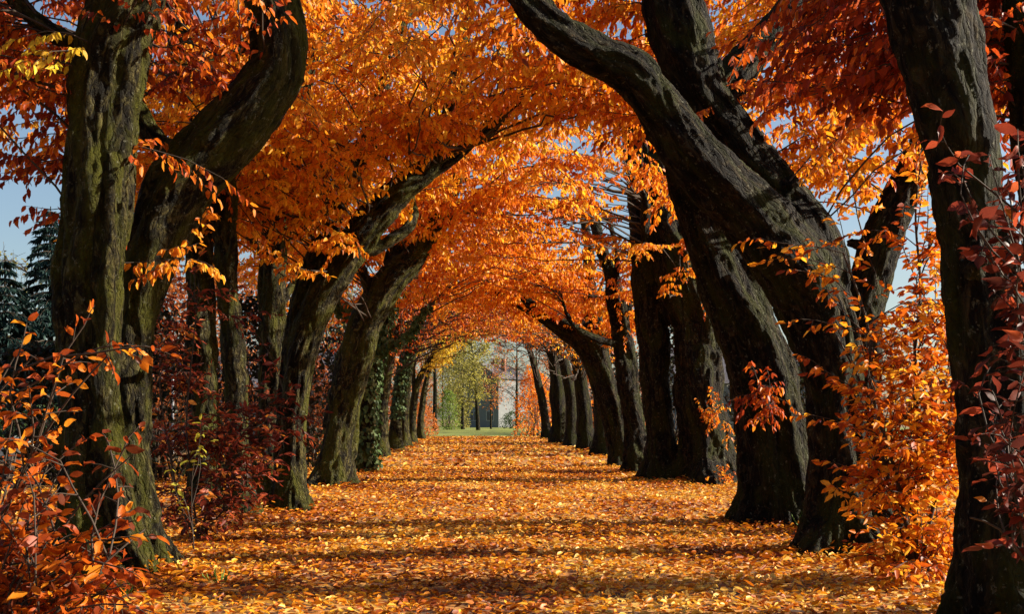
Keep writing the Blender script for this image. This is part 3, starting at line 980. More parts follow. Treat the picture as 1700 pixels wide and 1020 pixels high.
# --- the avenue goes on behind the camera: unseen trees added to dim the sky light
for i, (x, y, lab) in enumerate(((-3.4, 2.2, 'unseen left-row tree added beside the camera'), (3.7, 1.2, 'unseen right-row tree added beside the camera'), (-3.5, -4.5, 'unseen left-row tree added just behind the camera'),
                                 (3.6, -5, 'unseen right-row tree added just behind the camera'), (-3.4, -11, 'unseen left-row tree added well behind the camera'), (3.5, -11.5, 'unseen right-row tree added well behind the camera'))):
    sg = -1 if x > 0 else 1
    avenue_tree(lab, 0, [np.array([[x, y, -.15, .42], [x, y, .4, .32], [x + .1 * sg, y, 1.6, .29], [x + .4 * sg, y, 3.2, .27], [x + 1.1 * sg, y, 4.8, .2], [x + 1.8 * sg, y, 6.4, .1]]),
                         np.array([[x + .2 * sg, y, 2.4, .18], [x - .3 * sg, y + .2, 4.2, .15], [x - .9 * sg, y, 6.2, .07]])], 60 + i, M_BARK_L if x < 0 else M_BARK_R,
                fill(70, -6 if x < 0 else -1.5, 1.5 if x < 0 else 6, y - 3.5, min(y + 3.5, 4.5), 2.2), leaf=.17, near=False, tmpl=2, twigs=False, spray_kw=dict(leaf_gap=.08, twig_gap=.16))


# ------------------------------------------------------------------ shrubs of the foreground
def shrub(name, label, base, main_stems, targets, pal, leaf=.085, pick=300, tmpl=8, kw=None, mat=None, stem_r=.022):
    base = np.array(base, float)
    t = thing(name, label, 'shrub', base, None)
    lv, tb = Leaves(), Tubes()
    pts = []
    for st in main_stems:
        q = catmull(np.array(st, float), 0.08)
        tb.add(q, stem_r, stem_r * .35, 7)
        pts.append(q)
    pts = np.vstack(pts)
    k = dict(leaf=leaf, t0=.3, twig_gap=.10, twig_len=.26, leaf_gap=.05, droop=.35, rbase=.005, tone=.3, arch=.08, flat=.5)
    k.update(kw or {})
    for tg in targets:
        tg = np.asarray(tg, float)
        cost = np.abs(np.linalg.norm(pts - tg, axis=1) - 0.55) + 1.2 * np.maximum(pts[:, 2] - tg[2] + .1, 0)
        s = pts[np.argmin(cost)]
        v = tg - s
        if np.linalg.norm(v) < .3:
            v = unit(v + rng.normal(0, .3, 3)) * .4
        spray(lv, tb, s, s + v, pal, **k)
    split_leaves(lv.arrays(), pick, tmpl, pal, 'foliage', t, base, M_LEAF)
    o = obj('stems', tb.mesh('stems', base, M_TWIG), None, t)
    o['kind'] = 'stuff'
    return t


d = 4.6
b = P(-130, VY + F * H / d, d)
shrub('beech_shrub', 'coppery shrub with large backlit leaves filling the left front corner', b, [
    [b, P(-60, 1000, d), P(0, 860, d), P(60, 745, d), P(120, 655, d - .1), P(180, 590, d - .1)],
    [b, P(-100, 950, d), P(-60, 780, d), P(0, 650, d), P(60, 590, d)],
    [b, P(-20, 1060, d - .2), P(70, 930, d - .2), P(140, 830, d - .2), P(215, 760, d - .2)],
    [b, P(0, 1120, d - .3), P(100, 1010, d - .3), P(180, 930, d - .3), P(240, 880, d - .2)],
], [tuple(P(x, y, d + dd)) for x, y, dd in ((40, 560, 0), (20, 600, .1), (140, 540, 0), (185, 575, 0), (240, 575, -.1), (90, 640, -.2), (20, 700, 0),
                                            (0, 760, .1), (50, 740, -.2), (120, 745, 0), (180, 735, 0), (215, 725, -.1), (20, 830, 0), (90, 800, -.1), (40, 880, 0), (130, 890, -.2), (190, 880, -.2), (90, 940, -.2), (30, 940, 0))]
    + reg(34, -20, 120, 790, 1020, 4.2, 5.0) + reg(24, 60, 260, 890, 1030, 4.1, 4.6) + reg(4, -20, 60, 620, 760, 4.3, 5), [(0.74, 0.27, 0.016), (0.62, 0.17, 0.010), (0.46, 0.09, 0.008), (0.33, 0.055, 0.007), (0.21, 0.036, 0.008), (0.12, 0.028, 0.010)], leaf=.070, kw=dict(tone=.52, tone_spread=.85, leaf_gap=.030, twig_gap=.06, twig_len=.19), stem_r=.010)

d = 5.0
b = P(1790, VY + F * H / d, d)
shrub('beech_shrub', 'dark red shrub in front of the trunk at the right edge', b, [
    [b, P(1760, 950, d), P(1735, 750, d), P(1715, 550, d), P(1700, 400, d), P(1690, 280, d)],
    [b, P(1730, 1000, d), P(1700, 900, d), P(1680, 800, d), P(1640, 720, d)],
    [b, P(1760, 1040, d), P(1720, 960, d), P(1660, 880, d), P(1610, 860, d)],
], [tuple(P(x, y, d + dd)) for x, y, dd in ((1560, 215, 0), (1600, 275, 0), (1650, 290, 0), (1690, 250, 0), (1620, 380, 0), (1680, 350, 0), (1640, 440, 0), (1690, 460, .1), (1600, 300, 0))]
    + reg(14, 1665, 1740, 430, 800, 4.7, 5.4) + reg(15, 1640, 1740, 600, 880, 4.7, 5.4) + reg(8, 1660, 1740, 240, 420, 4.8, 5.3), PAL_DARK, leaf=.095, kw=dict(tone=.72, tone_spread=.6, leaf_gap=.04, twig_gap=.075, twig_len=.2), stem_r=.012)

d = 9.0
b = P(1522, VY + F * H / d, d)
shrub('hornbeam_sapling', 'bright orange leafy sapling between the elbowed tree and the right-edge trunk', b, [
    [b, P(1520, 850, d), P(1524, 720, d), P(1518, 600, d), P(1528, 480, d), P(1520, 360, d), P(1530, 260, d)],
    [b, P(1490, 860, d), P(1460, 740, d), P(1430, 640, d), P(1390, 560, d)],
    [b, P(1545, 860, d), P(1570, 760, d), P(1580, 640, d), P(1570, 520, d)],
    [b, P(1490, 800, d - .2), P(1450, 660, d - .2), P(1440, 540, d - .2), P(1400, 420, d - .2)],
], [tuple(P(x, y, d + dd)) for x, y, dd in ((1250, 395, -.2), (1290, 430, -.2), (1330, 450, -.2), (1370, 470, -.1), (1390, 350, 0), (1410, 390, 0), (1440, 420, 0), (1330, 530, -.2), (1350, 600, -.2), (1370, 620, 0), (1350, 690, 0), (1390, 770, 0), (1390, 810, -.1), (1530, 280, 0), (1540, 330, 0), (1500, 360, 0), (1540, 220, 0))]
    + reg(100, 1420, 1620, 500, 900, 8.5, 9.6) + reg(84, 1410, 1620, 600, 960, 8.3, 9.4) + reg(20, 1520, 1610, 330, 540, 8.6, 9.4), PAL_ORANGE, leaf=.086, tmpl=4, kw=dict(tone=.42, tone_spread=.7, twig_len=.26, leaf_gap=.03, twig_gap=.065, droop=.4, flat=.35), stem_r=.02)

d = 12.2
b = P(330, VY + F * H / d, d)
shrub('beech_shrub', 'dense dark crimson bush with curled leaves before the slim pale tree', b, [
    [b, P(320, 820, d), P(310, 700, d), P(320, 580, d), P(330, 470, d)],
    [b, P(350, 830, d), P(390, 740, d), P(430, 690, d), P(470, 650, d)],
    [b, P(300, 840, d), P(280, 740, d), P(265, 620, d), P(290, 500, d)],
    [b, P(370, 850, d), P(420, 800, d), P(460, 760, d)],
], [tuple(P(x, y, d + dd)) for x, y, dd in ((330, 430, 0), (300, 470, 0), (350, 480, 0), (390, 480, 0), (440, 520, 0), (430, 560, 0), (500, 690, 0), (480, 660, 0), (520, 690, 0), (430, 640, 0))]
    + reg(58, 255, 450, 690, 880, 11.6, 12.9) + reg(20, 255, 350, 480, 640, 11.8, 12.9) + reg(16, 350, 480, 640, 760, 11.8, 12.6), PAL_DARK, leaf=.10, tmpl=4, kw=dict(tone=.5, tone_spread=.8, width=.6, droop=.3, twig_len=.3, leaf_gap=.032, twig_gap=.07), stem_r=.013)


d = 11.3
b = P(322, VY + F * H / d, d)
shrub('hornbeam_seedling', 'thin seedling with yellow-green leaves in front of the crimson bush', b, [
    [b, P(318, 830, d), P(322, 770, d), P(338, 715, d)],
    [b, P(300, 840, d), P(285, 800, d)]], [tuple(P(x, y, d)) for x, y in ((335, 705), (345, 735), (330, 750), (285, 785), (300, 810))],
    [(0.55, 0.48, 0.04), (0.45, 0.42, 0.05), (0.35, 0.33, 0.05), (0.5, 0.3, 0.03)], leaf=.085, pick=15, tmpl=8, kw=dict(twig_len=.12, leaf_gap=.04, twig_gap=.07, t0=.5), stem_r=.006)

# fallen leaves
lit = Leaves()


def litter(x0, x1, y0, y1, dens, size, pal):
    n = int((x1 - x0) * (y1 - y0) * dens)
    x, y = rng.uniform(x0, x1, n), rng.uniform(y0, y1, n)
    z = ground_z(x, y) + 0.004 + rng.exponential(0.016, n)
    for bx, by, br in TRUNK_BASES:
        z = np.maximum(z, ground_z(x, y) + 0.16 * np.exp(-np.maximum(np.hypot(x - bx, y - by) - br, 0) / .22) * rng.random(n) ** .5)
    th = rng.uniform(0, 2 * math.pi, n)
    d = np.stack([np.cos(th), np.sin(th), rng.normal(0.05, 0.28, n)], 1)
    nn = np.stack([rng.normal(0, .62, n), rng.normal(0, .62, n), np.ones(n)], 1)
    pt = vnoise(np.stack([x * .9, y * .9, x * 0], 1), 77)
    t = np.clip(rng.beta(1.4, 1.4, n) + (pt - .5) * .8, 0, 1)
    lit.add(np.stack([x, y, z], 1), d, nn, size * rng.uniform(.55, 1.35, n), pal_cols(pal, t), rng.uniform(.55, 1.15, n))


PAL_FLOOR = [(0.76, 0.50, 0.12), (0.80, 0.40, 0.02), (0.74, 0.275, 0.010), (0.56, 0.16, 0.007), (0.32, 0.065, 0.008), (0.15, 0.04, 0.010)]
litter(-4.6, 5.4, 5.8, 14, 460, 0.066, PAL_FLOOR)
litter(5.4, 10, 6.5, 14, 190, 0.08, PAL_FLOOR)
litter(-9, -4.6, 7, 14, 150, 0.08, PAL_FLOOR)
litter(-8, 11, 14, 30, 210, 0.077, PAL_FLOOR)
litter(-9, 15, 30, 80, 30, 0.15, PAL_FLOOR)
for bx, by, br in TRUNK_BASES:                       # drifts at the feet of the trees
    if by < 34:
        litter(bx - br - .55, bx + br + .55, by - br - .7, by + .2, 260, .085, PAL_FLOOR)
larr = lit.arrays()
near_sel = pick_largest(larr, 300)
keep = np.ones(len(larr[0]), bool)
keep[near_sel] = False
ground_leaves = obj('fallen_leaves', leaves_mesh('fallen_leaves', tuple(a[keep] for a in larr), 4, np.zeros(3), M_LITTER))
ground_leaves['kind'] = 'stuff'
ground_leaves['label'] = 'carpet of orange and golden fallen leaves covering the avenue floor'
ground_leaves['category'] = 'fallen leaves'
single_leaves(larr, near_sel, PAL_FLOOR, path, np.zeros(3), M_LITTER, 'fallen_leaf')


# ------------------------------------------------------------------ green tuft, sign
def box(v, f, x0, x1, y0, y1, z0, z1):
    n = len(v)
    v += [(x0, y0, z0), (x1, y0, z0), (x1, y1, z0), (x0, y1, z0), (x0, y0, z1), (x1, y0, z1), (x1, y1, z1), (x0, y1, z1)]
    f += [tuple(n + i for i in q) for q in ((0, 3, 2, 1), (4, 5, 6, 7), (0, 1, 5, 4), (1, 2, 6, 5), (2, 3, 7, 6), (3, 0, 4, 7))]


def boxes(name, lst, mat, parent=None):
    v, f = [], []
    for q in lst:
        box(v, f, *q)
    me = bpy.data.meshes.new(name)
    me.from_pydata(v, [], f)
    me.update()
    return obj(name, me, mat, parent)


def tuft(label, px, d_, n, hgt):
    b = P(px, VY + F * H / d_, d_)
    t = thing('grass_tuft', label, 'grass tuft', b, 'grass tufts among the fallen leaves')
    lv = Leaves()
    for k in range(n):
        th = rng.uniform(0, 6.28)
        c = np.array([math.cos(th), math.sin(th), 0])
        lv.add((b + c * rng.uniform(0, .07))[None], (c * rng.uniform(.3, 1.4) + np.array([0, 0, .8]))[None], (c + np.array([0, 0, .3]))[None], hgt * rng.uniform(.5, 1), pal_cols([(0.09, 0.17, 0.02), (0.15, 0.22, 0.03), (0.07, 0.11, 0.015)], np.array([rng.random()])), .2)
    arr = lv.arrays()
    for k in range(len(arr[0])):
        obj('blade', leaves_mesh('blade', tuple(a[k:k + 1] for a in arr), 8, b, M_IVY), None, t)


tuft('fresh green grass tuft at the foot of the stout swollen-waisted tree', 1338, 13.3, 22, .26)
tuft('small grass tuft in the leaves at the foot of the forked mossy tree', 205, 8.4, 14, .18)
tuft('thin grass tuft in the leaves right of the forked mossy tree', 365, 9.0, 12, .14)
tuft('small grass tuft beside the root of the elbowed tree', 1470, 10.2, 12, .15)

b = P(287, VY + F * H / 42, 42)
t = thing('street_sign', 'blue street sign on a thin grey post beyond the crimson bush', 'sign', b)
tb = Tubes(); tb.add(np.array([[0, 0, -.1], [0, 0, 2], [0, 0, 3.95]]), .045, .045, 8)
M_METAL = plain('galvanised_metal', (0.42, 0.43, 0.44), .5)
obj('post', tb.mesh('post', np.zeros(3), M_METAL), None, t)
boxes('sign_plate', [(-.02, .34, -.07, -.05, 3.2, 3.85)], plain('sign_blue', (0.05, 0.09, 0.32), .45), t)

# ------------------------------------------------------------------ houses
M_WALL = plain('render_wall', (0.13, 0.145, 0.165), .85, .1, 2, .1)  # blue-grey puts the skylit shade of the facades into the wall colour
M_WALL2 = plain('cream_wall', (0.13, 0.137, 0.14), .85, .1, 2, .1)
M_ROOF = plain('slate_roof', (0.10, 0.09, 0.10), .7, .3, 3, .2)
M_TILE = plain('clay_roof', (0.22, 0.09, 0.055), .75, .3, 3, .2)
M_GLASS = plain('window_glass', (0.03, 0.04, 0.05), .08, spec=.6)
M_FRAME = plain('window_frame', (0.3, 0.3, 0.3), .5)


def house(label, loc, w, dp, hgt, rh, wallm, roofm, rows=2, cols=4, turn=0.0, gable_x=False):
    t = thing('house', label, 'house', loc)
    t.rotation_euler.z = turn
    o = boxes('wall', [(-w / 2, w / 2, 0, dp, -.2, hgt)], wallm, t)
    e = .45
    if gable_x:
        v = [(-w / 2 - e, -e, hgt - .1), (w / 2 + e, -e, hgt - .1), (w / 2 + e, dp + e, hgt - .1), (-w / 2 - e, dp + e, hgt - .1), (-w / 2 - e, dp / 2, hgt + rh), (w / 2 + e, dp / 2, hgt + rh)]
        f = [(0, 1, 5, 4), (2, 3, 4, 5), (1, 2, 5), (3, 0, 4), (0, 3, 2, 1)]
    else:
        v = [(-w / 2 - e, -e, hgt - .1), (w / 2 + e, -e, hgt - .1), (w / 2 + e, dp + e, hgt - .1), (-w / 2 - e, dp + e, hgt - .1), (0, -e, hgt + rh), (0, dp + e, hgt + rh)]
        f = [(0, 1, 4), (1, 2, 5, 4), (2, 3, 5), (3, 0, 4, 5), (0, 3, 2, 1)]
    me = bpy.data.meshes.new('roof')
    me.from_pydata(v, [], f)
    r = obj('roof', me, roofm, t)
    boxes('chimney', [(w * .2, w * .2 + .6, dp * .45, dp * .45 + .6, hgt + .2, hgt + rh + .8)], M_TILE, r)
    for side in (0, 2):
        L = w if side == 0 else dp
        nc = cols if side == 0 else max(2, int(dp / 3))
        for i in range(nc):
            for k in range(rows):
                c = -L / 2 + (i + .5) * L / nc
                z = 1.0 + k * (hgt / rows)
                hw, hh = .55, 1.3
                if side == 0:
                    fr = [(c - hw - .08, c + hw + .08, -.05, -.003, z - .08, z), (c - hw - .08, c + hw + .08, -.05, -.003, z + hh, z + hh + .08), (c - hw - .08, c - hw, -.05, -.003, z, z + hh), (c + hw, c + hw + .08, -.05, -.003, z, z + hh), (c - .03, c + .03, -.05, -.003, z, z + hh)]
                    gl = (c - hw, c - .03, -.02, -.004, z, z + hh), (c + .03, c + hw, -.02, -.004, z, z + hh)
                else:
                    sx = w / 2 if side == 1 else -w / 2
                    def sw(q0, q1, z0, z1, th):
                        a, b_ = (sx + .003, sx + th) if side == 1 else (sx - th, sx - .003)
                        return (a, b_, q0 + dp / 2, q1 + dp / 2, z0, z1)
                    fr = [sw(c - hw - .08, c + hw + .08, z - .08, z, .05), sw(c - hw - .08, c + hw + .08, z + hh, z + hh + .08, .05), sw(c - hw - .08, c - hw, z, z + hh, .05), sw(c + hw, c + hw + .08, z, z + hh, .05), sw(c - .03, c + .03, z, z + hh, .05)]
                    gl = sw(c - hw, c - .03, z, z + hh, .02), sw(c + .03, c + hw, z, z + hh, .02)
                wo = boxes('window', fr, M_FRAME, t)
                for g in gl:
                    boxes('pane', [g], M_GLASS, wo)
    return t


house('tall pale house at the far end of the avenue', P(800, VY, 168) * np.array([1, 1, 0]), 5.5, 9, 7.2, 2.2, M_WALL2, M_ROOF, 2, 2, math.radians(-28))
house('grey house behind the orange sapling on the right', (26.5 + 9, 66, 0), 13, 10, 5.6, 3.6, M_WALL, M_ROOF, 2, 4, math.radians(-14), True)
house('low house, shade painted into its blue-grey walls, glimpsed between the trunks on the right', (22, 92, 0), 12, 9, 4.2, 3, M_WALL, M_ROOF, 1, 4, 0, True)
house('low house glimpsed left of the avenue behind the trunks', (-15, 74, 0), 13, 8, 3.4, 2.6, M_WALL, M_ROOF, 1, 4, 0, True)


# ------------------------------------------------------------------ trees and bushes beyond the avenue
def far_tree(name, label, px, d, h, spread, pal, nleaf, leaf, r=0.2, lean=0.0, crown_from=.3, tone=.4, group='trees beyond the avenue', nb=26, dens_low=0.0, limbs=True):
    base = np.array([(px - VX) * d / F, d, 0.0])
    t = thing(name, label, 'tree', base, group)
    tb = Tubes()
    q = np.array([[0, 0, -.2], [lean * .3, 0, h * .35], [lean * .8 + rng.normal(0, .1), rng.normal(0, .1), h * .65], [lean, 0, h * .97]])
    q = catmull(q, h / 12)
    tb.add(q, r, r * .12, 8)
    trunk = obj('trunk', tb.mesh('trunk', np.zeros(3), M_BARK_R), None, t)
    tb2 = Tubes()
    tips = []
    for k in range(nb):
        u = crown_from + (1 - crown_from) * (k + rng.random()) / nb
        s = q[min(len(q) - 1, int(u * len(q)))]
        th = rng.uniform(0, 6.28)
        w = spread * (1.15 - .75 * abs(u - .55) / .5) * rng.uniform(.55, 1.1)
        e = s + np.array([math.cos(th) * w, math.sin(th) * w, w * rng.uniform(.1, .7)])
        c = bez(s, (s + e) / 2 + np.array([0, 0, w * .15]) + rng.normal(0, .1 * w, 3), e, 6)
        tb2.add(c, r * .22, .012, 4)
        for j in range(9):
            m = c[rng.integers(1, 6)]
            e2 = m + rng.normal(0, 1, 3) * w * .28 + (e - s) * .15
            c2 = bez(m, (m + e2) / 2 + rng.normal(0, .05 * w, 3), e2, 4)
            tb2.add(c2, .02, .006, 3)
            tips += [c2[1], c2[2], c2[3]]
            for jj in range(2 if d < 150 else 1):
                e3 = c2[2] + rng.normal(0, 1, 3) * w * .14
                tb2.add(np.array([c2[2], (c2[2] + e3) / 2, e3]), .010, .004, 3)
                tips.append(e3)
    o = obj('branches', tb2.mesh('branches', np.zeros(3), M_TWIG), None, t)
    o['kind'] = 'stuff'
    if nleaf:
        tips = np.array(tips)
        k = rng.integers(0, len(tips), nleaf)
        p = tips[k] + rng.normal(0, spread * .06, (nleaf, 3))
        lv = Leaves()
        dd = rng.normal(0, 1, (nleaf, 3)); dd[:, 2] -= .6
        tn = np.clip(tone + rng.normal(0, .18, nleaf) + (vnoise(p * 1.1, 5) - .5) * .5, 0, 1)
        lv.add(p, dd, rng.normal(0, 1, (nleaf, 3)), leaf * rng.uniform(.6, 1.3, nleaf), pal_cols(pal, tn), 1.2)
        o = obj('crown', leaves_mesh('crown', lv.arrays(), 2, np.zeros(3), M_LEAF), None, t)
        o['kind'] = 'stuff'
    return t


PAL_OLIVE = [(0.42, 0.36, 0.06), (0.32, 0.28, 0.06), (0.24, 0.22, 0.06), (0.18, 0.16, 0.05), (0.22, 0.12, 0.04), (0.14, 0.10, 0.05)]
PAL_RUST = [(0.60, 0.24, 0.05), (0.50, 0.16, 0.03), (0.40, 0.11, 0.025), (0.30, 0.08, 0.02), (0.22, 0.06, 0.02), (0.14, 0.05, 0.02)]
far_tree('ash_tree', 'tall straight dark trunk standing alone at the far left end of the path', 722, 118, 15, 2.6, PAL_OLIVE, 900, .25, r=.27, crown_from=.55)
far_tree('ash_tree', 'half-bare olive tree before the far house', 768, 138, 12, 4.2, PAL_OLIVE, 4200, .26, r=.2, tone=.3)
far_tree('ash_tree', 'dark leaning tree with thin yellowing leaves before the far house', 794, 128, 11, 3.6, PAL_OLIVE, 4200, .24, r=.26, lean=-.8, tone=.25)
far_tree('maple_tree', 'small russet tree in front of the far house', 815, 145, 9.5, 2.6, PAL_RUST, 900, .24, r=.14, tone=.25)
far_tree('ash_tree', 'bare grey tree against the sky at the far right end of the path', 858, 140, 13, 4.0, PAL_RUST, 350, .22, r=.22, tone=.4, nb=34)
far_tree('ash_tree', 'bare twiggy tree right of the far house', 838, 182, 13, 4.5, PAL_OLIVE, 400, .25, r=.22, nb=32)
for i, (px, d_, h_, sp, pl, n_, lab) in enumerate((
        (735, 200, 15, 5.5, PAL_OLIVE, 3000, 'tall olive tree behind the green bush at the far end'),
        (768, 215, 13, 5.0, PAL_OLIVE, 2600, 'olive brown tree rising behind the far house'),
        (700, 190, 14, 5.0, PAL_RUST, 2600, 'russet tree behind the last trees of the left row'),
        (893, 200, 9, 4.0, PAL_RUST, 1600, 'rust-coloured tree behind the orange thicket'),
        (915, 175, 12, 5.0, PAL_RUST, 2600, 'brown tree behind the thick upright tree of the right row'),
        (640, 110, 12, 4.5, PAL_RUST, 2800, 'rusty tree seen between the ivy-clad trunks'),
        (600, 95, 11, 4.5, PAL_RUST, 2600, 'rusty tree seen behind the broad dark leaner'),
        (540, 80, 10, 4.2, PAL_OLIVE, 2400, 'brown tree behind the twin-limbed leaning tree'),
        (440, 66, 10, 4.2, PAL_RUST, 2600, 'rusty tree behind the straight brown-barked tree'),
        (330, 58, 10, 4.2, PAL_RUST, 2600, 'brown tree behind the dark twin stem'),
        (262, 56, 7.5, 3.6, PAL_RUST, 2800, 'rust-brown tree behind the street sign'),
        (45, 62, 9.5, 3.4, PAL_OLIVE, 500, 'bare grey tree among the spruces at the left edge'),
        (1010, 120, 12, 4.8, PAL_RUST, 2600, 'rusty tree behind the arching tree on the right'),
        (1120, 110, 11, 4.8, PAL_RUST, 2200, 'rusty tree behind the twin-stemmed ribbed tree'),
        (1235, 105, 9, 4.5, PAL_OLIVE, 2200, 'olive tree behind the low house on the right'),
        (1480, 95, 7.5, 3.5, PAL_RUST, 1800, 'small rusty tree behind the grey house'),)):
    far_tree('autumn_tree', lab, px, d_, h_, sp, pl, n_, .2 + d_ * .0006, r=.18, crown_from=.18, tone=.4)


def spruce(label, px, d, h, w):
    base = np.array([(px - VX) * d / F, d, 0.0])
    t = thing('spruce_tree', label, 'tree', base, 'spruces at the left edge')
    tb = Tubes(); tb.add(np.array([[0, 0, -.2], [0, 0, h * .5], [0, 0, h]]), .2, .02, 8)
    obj('trunk', tb.mesh('trunk', np.zeros(3), M_BARK_R), None, t)
    lv, tb2 = Leaves(), Tubes()
    z = .8
    while z < h - .15:
        L = w * (1 - z / h) ** .8 + .12
        nb = 9
        for k in range(nb):
            th = rng.uniform(0, 6.28)
            o = np.array([math.cos(th), math.sin(th), 0])
            Lk = L * rng.uniform(.7, 1.1)
            e = np.array([0, 0, z]) + o * Lk + np.array([0, 0, -.3 * Lk])
            c = bez(np.array([0, 0, z]), np.array([0, 0, z + .05 * Lk]) + o * Lk * .5, e, 5)
            tb2.add(c, .03, .008, 3)
            n = int(26 * Lk) + 8
            u = rng.random(n) ** .7
            p = np.array([0, 0, z]) + o * (Lk * u)[:, None]
            p[:, 2] += -.3 * Lk * u ** 2
            sd2 = np.cross(o, [0, 0, 1.0])
            p += sd2 * (rng.normal(0, .16, n) * Lk * .6)[:, None]
            dd = o * .6 + sd2 * rng.normal(0, .6, n)[:, None] + np.array([0, 0, -.55]) + rng.normal(0, .2, (n, 3))
            lv.add(p, dd, rng.normal(0, .5, (n, 3)) + np.array([0, 0, 1]), rng.uniform(.2, .42, n), pal_cols([(0.018, 0.045, 0.036), (0.011, 0.03, 0.027), (0.007, 0.019, 0.018)], rng.random(n)), .55)
        z += .34
    o = obj('crown', leaves_mesh('crown', lv.arrays(), 2, np.zeros(3), M_NEEDLE), None, t)
    o['kind'] = 'stuff'
    o = obj('branches', tb2.mesh('branches', np.zeros(3), M_TWIG), None, t)
    o['kind'] = 'stuff'


spruce('tallest dark spruce just left of the forked mossy tree', 84, 48, 10.2, 2.8)
spruce('dark spruce cut by the left edge of the picture', 8, 46, 7.8, 2.8)
spruce('smaller dark spruce between the two taller ones at the left edge', 46, 52, 6.2, 2.6)


def bush(label, cat, px, d, w, dp, h, pal, n, leaf, tone=.35, name='bush'):
    base = np.array([(px - VX) * d / F, d, 0.0])
    t = thing(name, label, cat, base)
    lv, tb = Leaves(), Tubes()
    for k in range(26):
        e = np.array([rng.normal(0, w * .3), rng.normal(0, dp * .3), h * rng.uniform(.45, 1)])
        tb.add(bez(np.array([rng.normal(0, .12 * w), 0, -.05]), e * np.array([.3, .3, .6]), e, 6), .025, .006, 3)
    th = rng.uniform(0, 2 * math.pi, n)
    u = rng.random(n) ** .5
    z = rng.random(n) ** .8
    rr = u * np.sqrt(np.clip(1.05 - z ** 2.2, .05, 1))
    p = np.stack([np.cos(th) * rr * w / 2, np.sin(th) * rr * dp / 2, z * h], 1)
    cl = vnoise(p * 1.6 / max(.6, w * .25), 31)
    ok = cl > .36
    p = p[ok] * (0.9 + .3 * cl[ok])[:, None]
    m = len(p)
    dd = rng.normal(0, 1, (m, 3)); dd[:, 2] -= .4
    lv.add(p, dd, rng.normal(0, 1, (m, 3)), leaf * rng.uniform(.6, 1.3, m), pal_cols(pal, np.clip(tone + rng.normal(0, .2, m), 0, 1)), 1.1)
    o = obj('foliage', leaves_mesh('foliage', lv.arrays(), 2, np.zeros(3), M_LEAF), None, t)
    o['kind'] = 'stuff'
    o = obj('stems', tb.mesh('stems', np.zeros(3), M_TWIG), None, t)
    o['kind'] = 'stuff'


bush('orange thicket of twigs at the far right end of the path', 'thicket', 888, 80, 3.0, 4, 4.3, PAL_ORANGE, 3600, .17, .4)
bush('bright green bush at the far left end of the path', 'bush', 746, 134, 2.6, 3, 4.2, PAL_GREEN, 2600, .2, .3)
bush('olive bush beside the green one at the far end', 'bush', 766, 140, 2.2, 2.5, 3.2, PAL_OLIVE, 1800, .2, .2)
bush('dark green shrub at the foot of the far house', 'bush', 852, 150, 4, 3, 2.0, PAL_IVY, 1800, .2, .5)
bush('rusty undergrowth between the last trees of the left row', 'bush', 700, 84, 2.4, 6, 2.2, PAL_RUST, 2600, .16, .3)
bush('orange undergrowth behind the straight dark tree on the right', 'bush', 985, 58, 2.0, 5, 2.0, PAL_ORANGE, 2600, .13, .4)
bush('rusty hedge behind the ivy-clad trunk', 'hedge', 560, 48, 3, 3, 2.6, PAL_RUST, 2600, .14, .35)
bush('brown hedge behind the crimson bush', 'hedge', 300, 46, 5, 3, 2.6, PAL_RUST, 4200, .14, .35)
bush('rusty hedge behind the arching tree on the right', 'hedge', 985, 72, 5, 2.5, 4.2, PAL_RUST, 5200, .17, .45)
bush('brown hedge behind the smooth brownish tree', 'hedge', 1040, 60, 4, 2.5, 3.8, PAL_RUST, 4600, .15, .5)
bush('dark brown hedge left of the avenue behind the twin-limbed leaner', 'hedge', 520, 40, 2.4, 2.5, 3.0, PAL_RUST, 3600, .13, .6)
bush('dusky hedge seen between the broad dark leaner and the ivy-clad tree', 'hedge', 625, 70, 4, 3, 3.6, PAL_RUST, 4200, .17, .6)
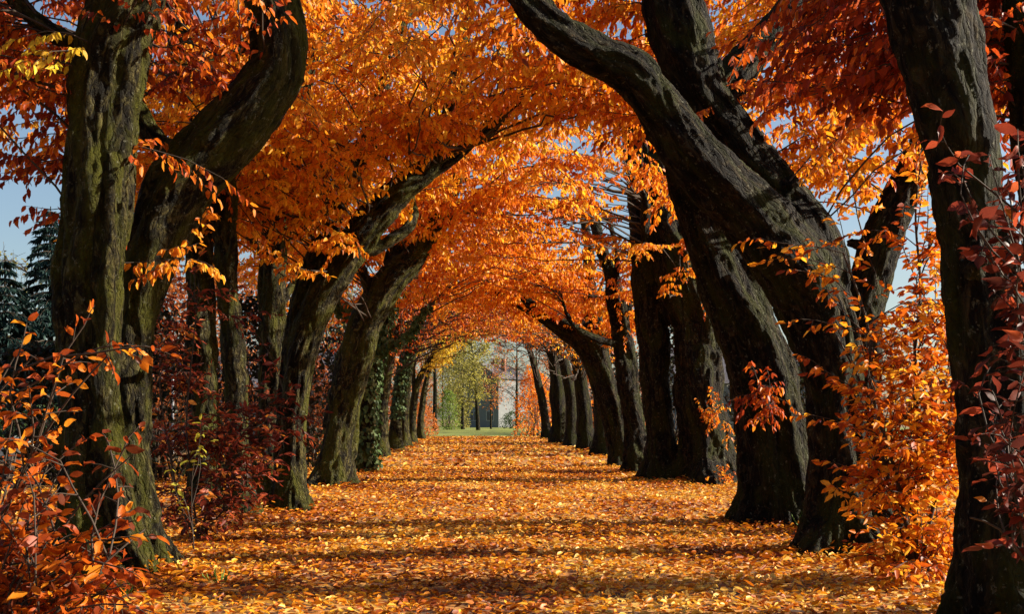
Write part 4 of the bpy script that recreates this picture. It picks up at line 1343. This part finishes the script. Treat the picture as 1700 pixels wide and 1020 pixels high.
PAL_SHADE = [(0.030, 0.034, 0.012), (0.020, 0.024, 0.010), (0.014, 0.016, 0.008), (0.03, 0.016, 0.008), (0.018, 0.010, 0.006), (0.010, 0.008, 0.005)]  # near-black leaves stand in for the shade between the trunks
for px_, d_, w_, h_, lab in ((250, 24, 3.2, 3.4, 'added bush coloured like dark shade behind the elbowing limb on the left'), (430, 27, 2.6, 3.6, 'added bush coloured like dark shade between the slim pale tree and the brown-barked tree'),
                             (500, 30, 2.0, 3.8, 'added bush coloured like dark shade behind the twin-limbed leaning tree'), (100, 22, 3.6, 2.6, 'added bush coloured like dark shade behind the forked mossy tree'),
                             (575, 44, 2.6, 4.4, 'added bush coloured like dark shade behind the broad dark leaner'), (1245, 40, 2.0, 3.6, 'added bush coloured like dark shade behind the stout swollen-waisted tree'),
                             (1120, 44, 3.4, 4.4, 'added bush coloured like dark shade behind the twin-stemmed ribbed tree'), (1030, 56, 3.0, 4.6, 'added bush coloured like dark shade behind the smooth brownish tree'),
                             (1345, 28, 2.0, 3.0, 'added bush coloured like dark shade behind the elbowed tree')):
    bush(lab, 'bush', px_, d_, w_, 2.2, h_, PAL_SHADE, int(2600 * w_ / 2), .12 + .001 * d_, .4, name='shade_bush')
bush('dim green hedge below the spruces at the left edge', 'hedge', 40, 40, 7, 2, 1.9, PAL_IVY, 4200, .14, .6)

b = P(28, VY + F * H / 33, 33)  # stand-in boulder for a pale shape of unknown kind
import bmesh
bm = bmesh.new()
bmesh.ops.create_icosphere(bm, subdivisions=4, radius=1)
for v in bm.verts:
    q = np.array(v.co)
    k = 1 + .45 * (fbm((q * 1.6)[None], 8, 4)[0] - .5)
    v.co = Vector((q[0] * .55 * k, q[1] * .45 * k, .3 + q[2] * .5 * k))
me = bpy.data.meshes.new('boulder')
bm.to_mesh(me)
me.polygons.foreach_set('use_smooth', np.ones(len(me.polygons), bool))
o = obj('boulder', me, plain('pale_shape', (0.40, 0.40, 0.33), .85, .35, 5, .5), None, tuple(b))
o['label'] = 'unidentified pale shape built as a boulder behind the coppery shrub at the left edge'
o['category'] = 'boulder'
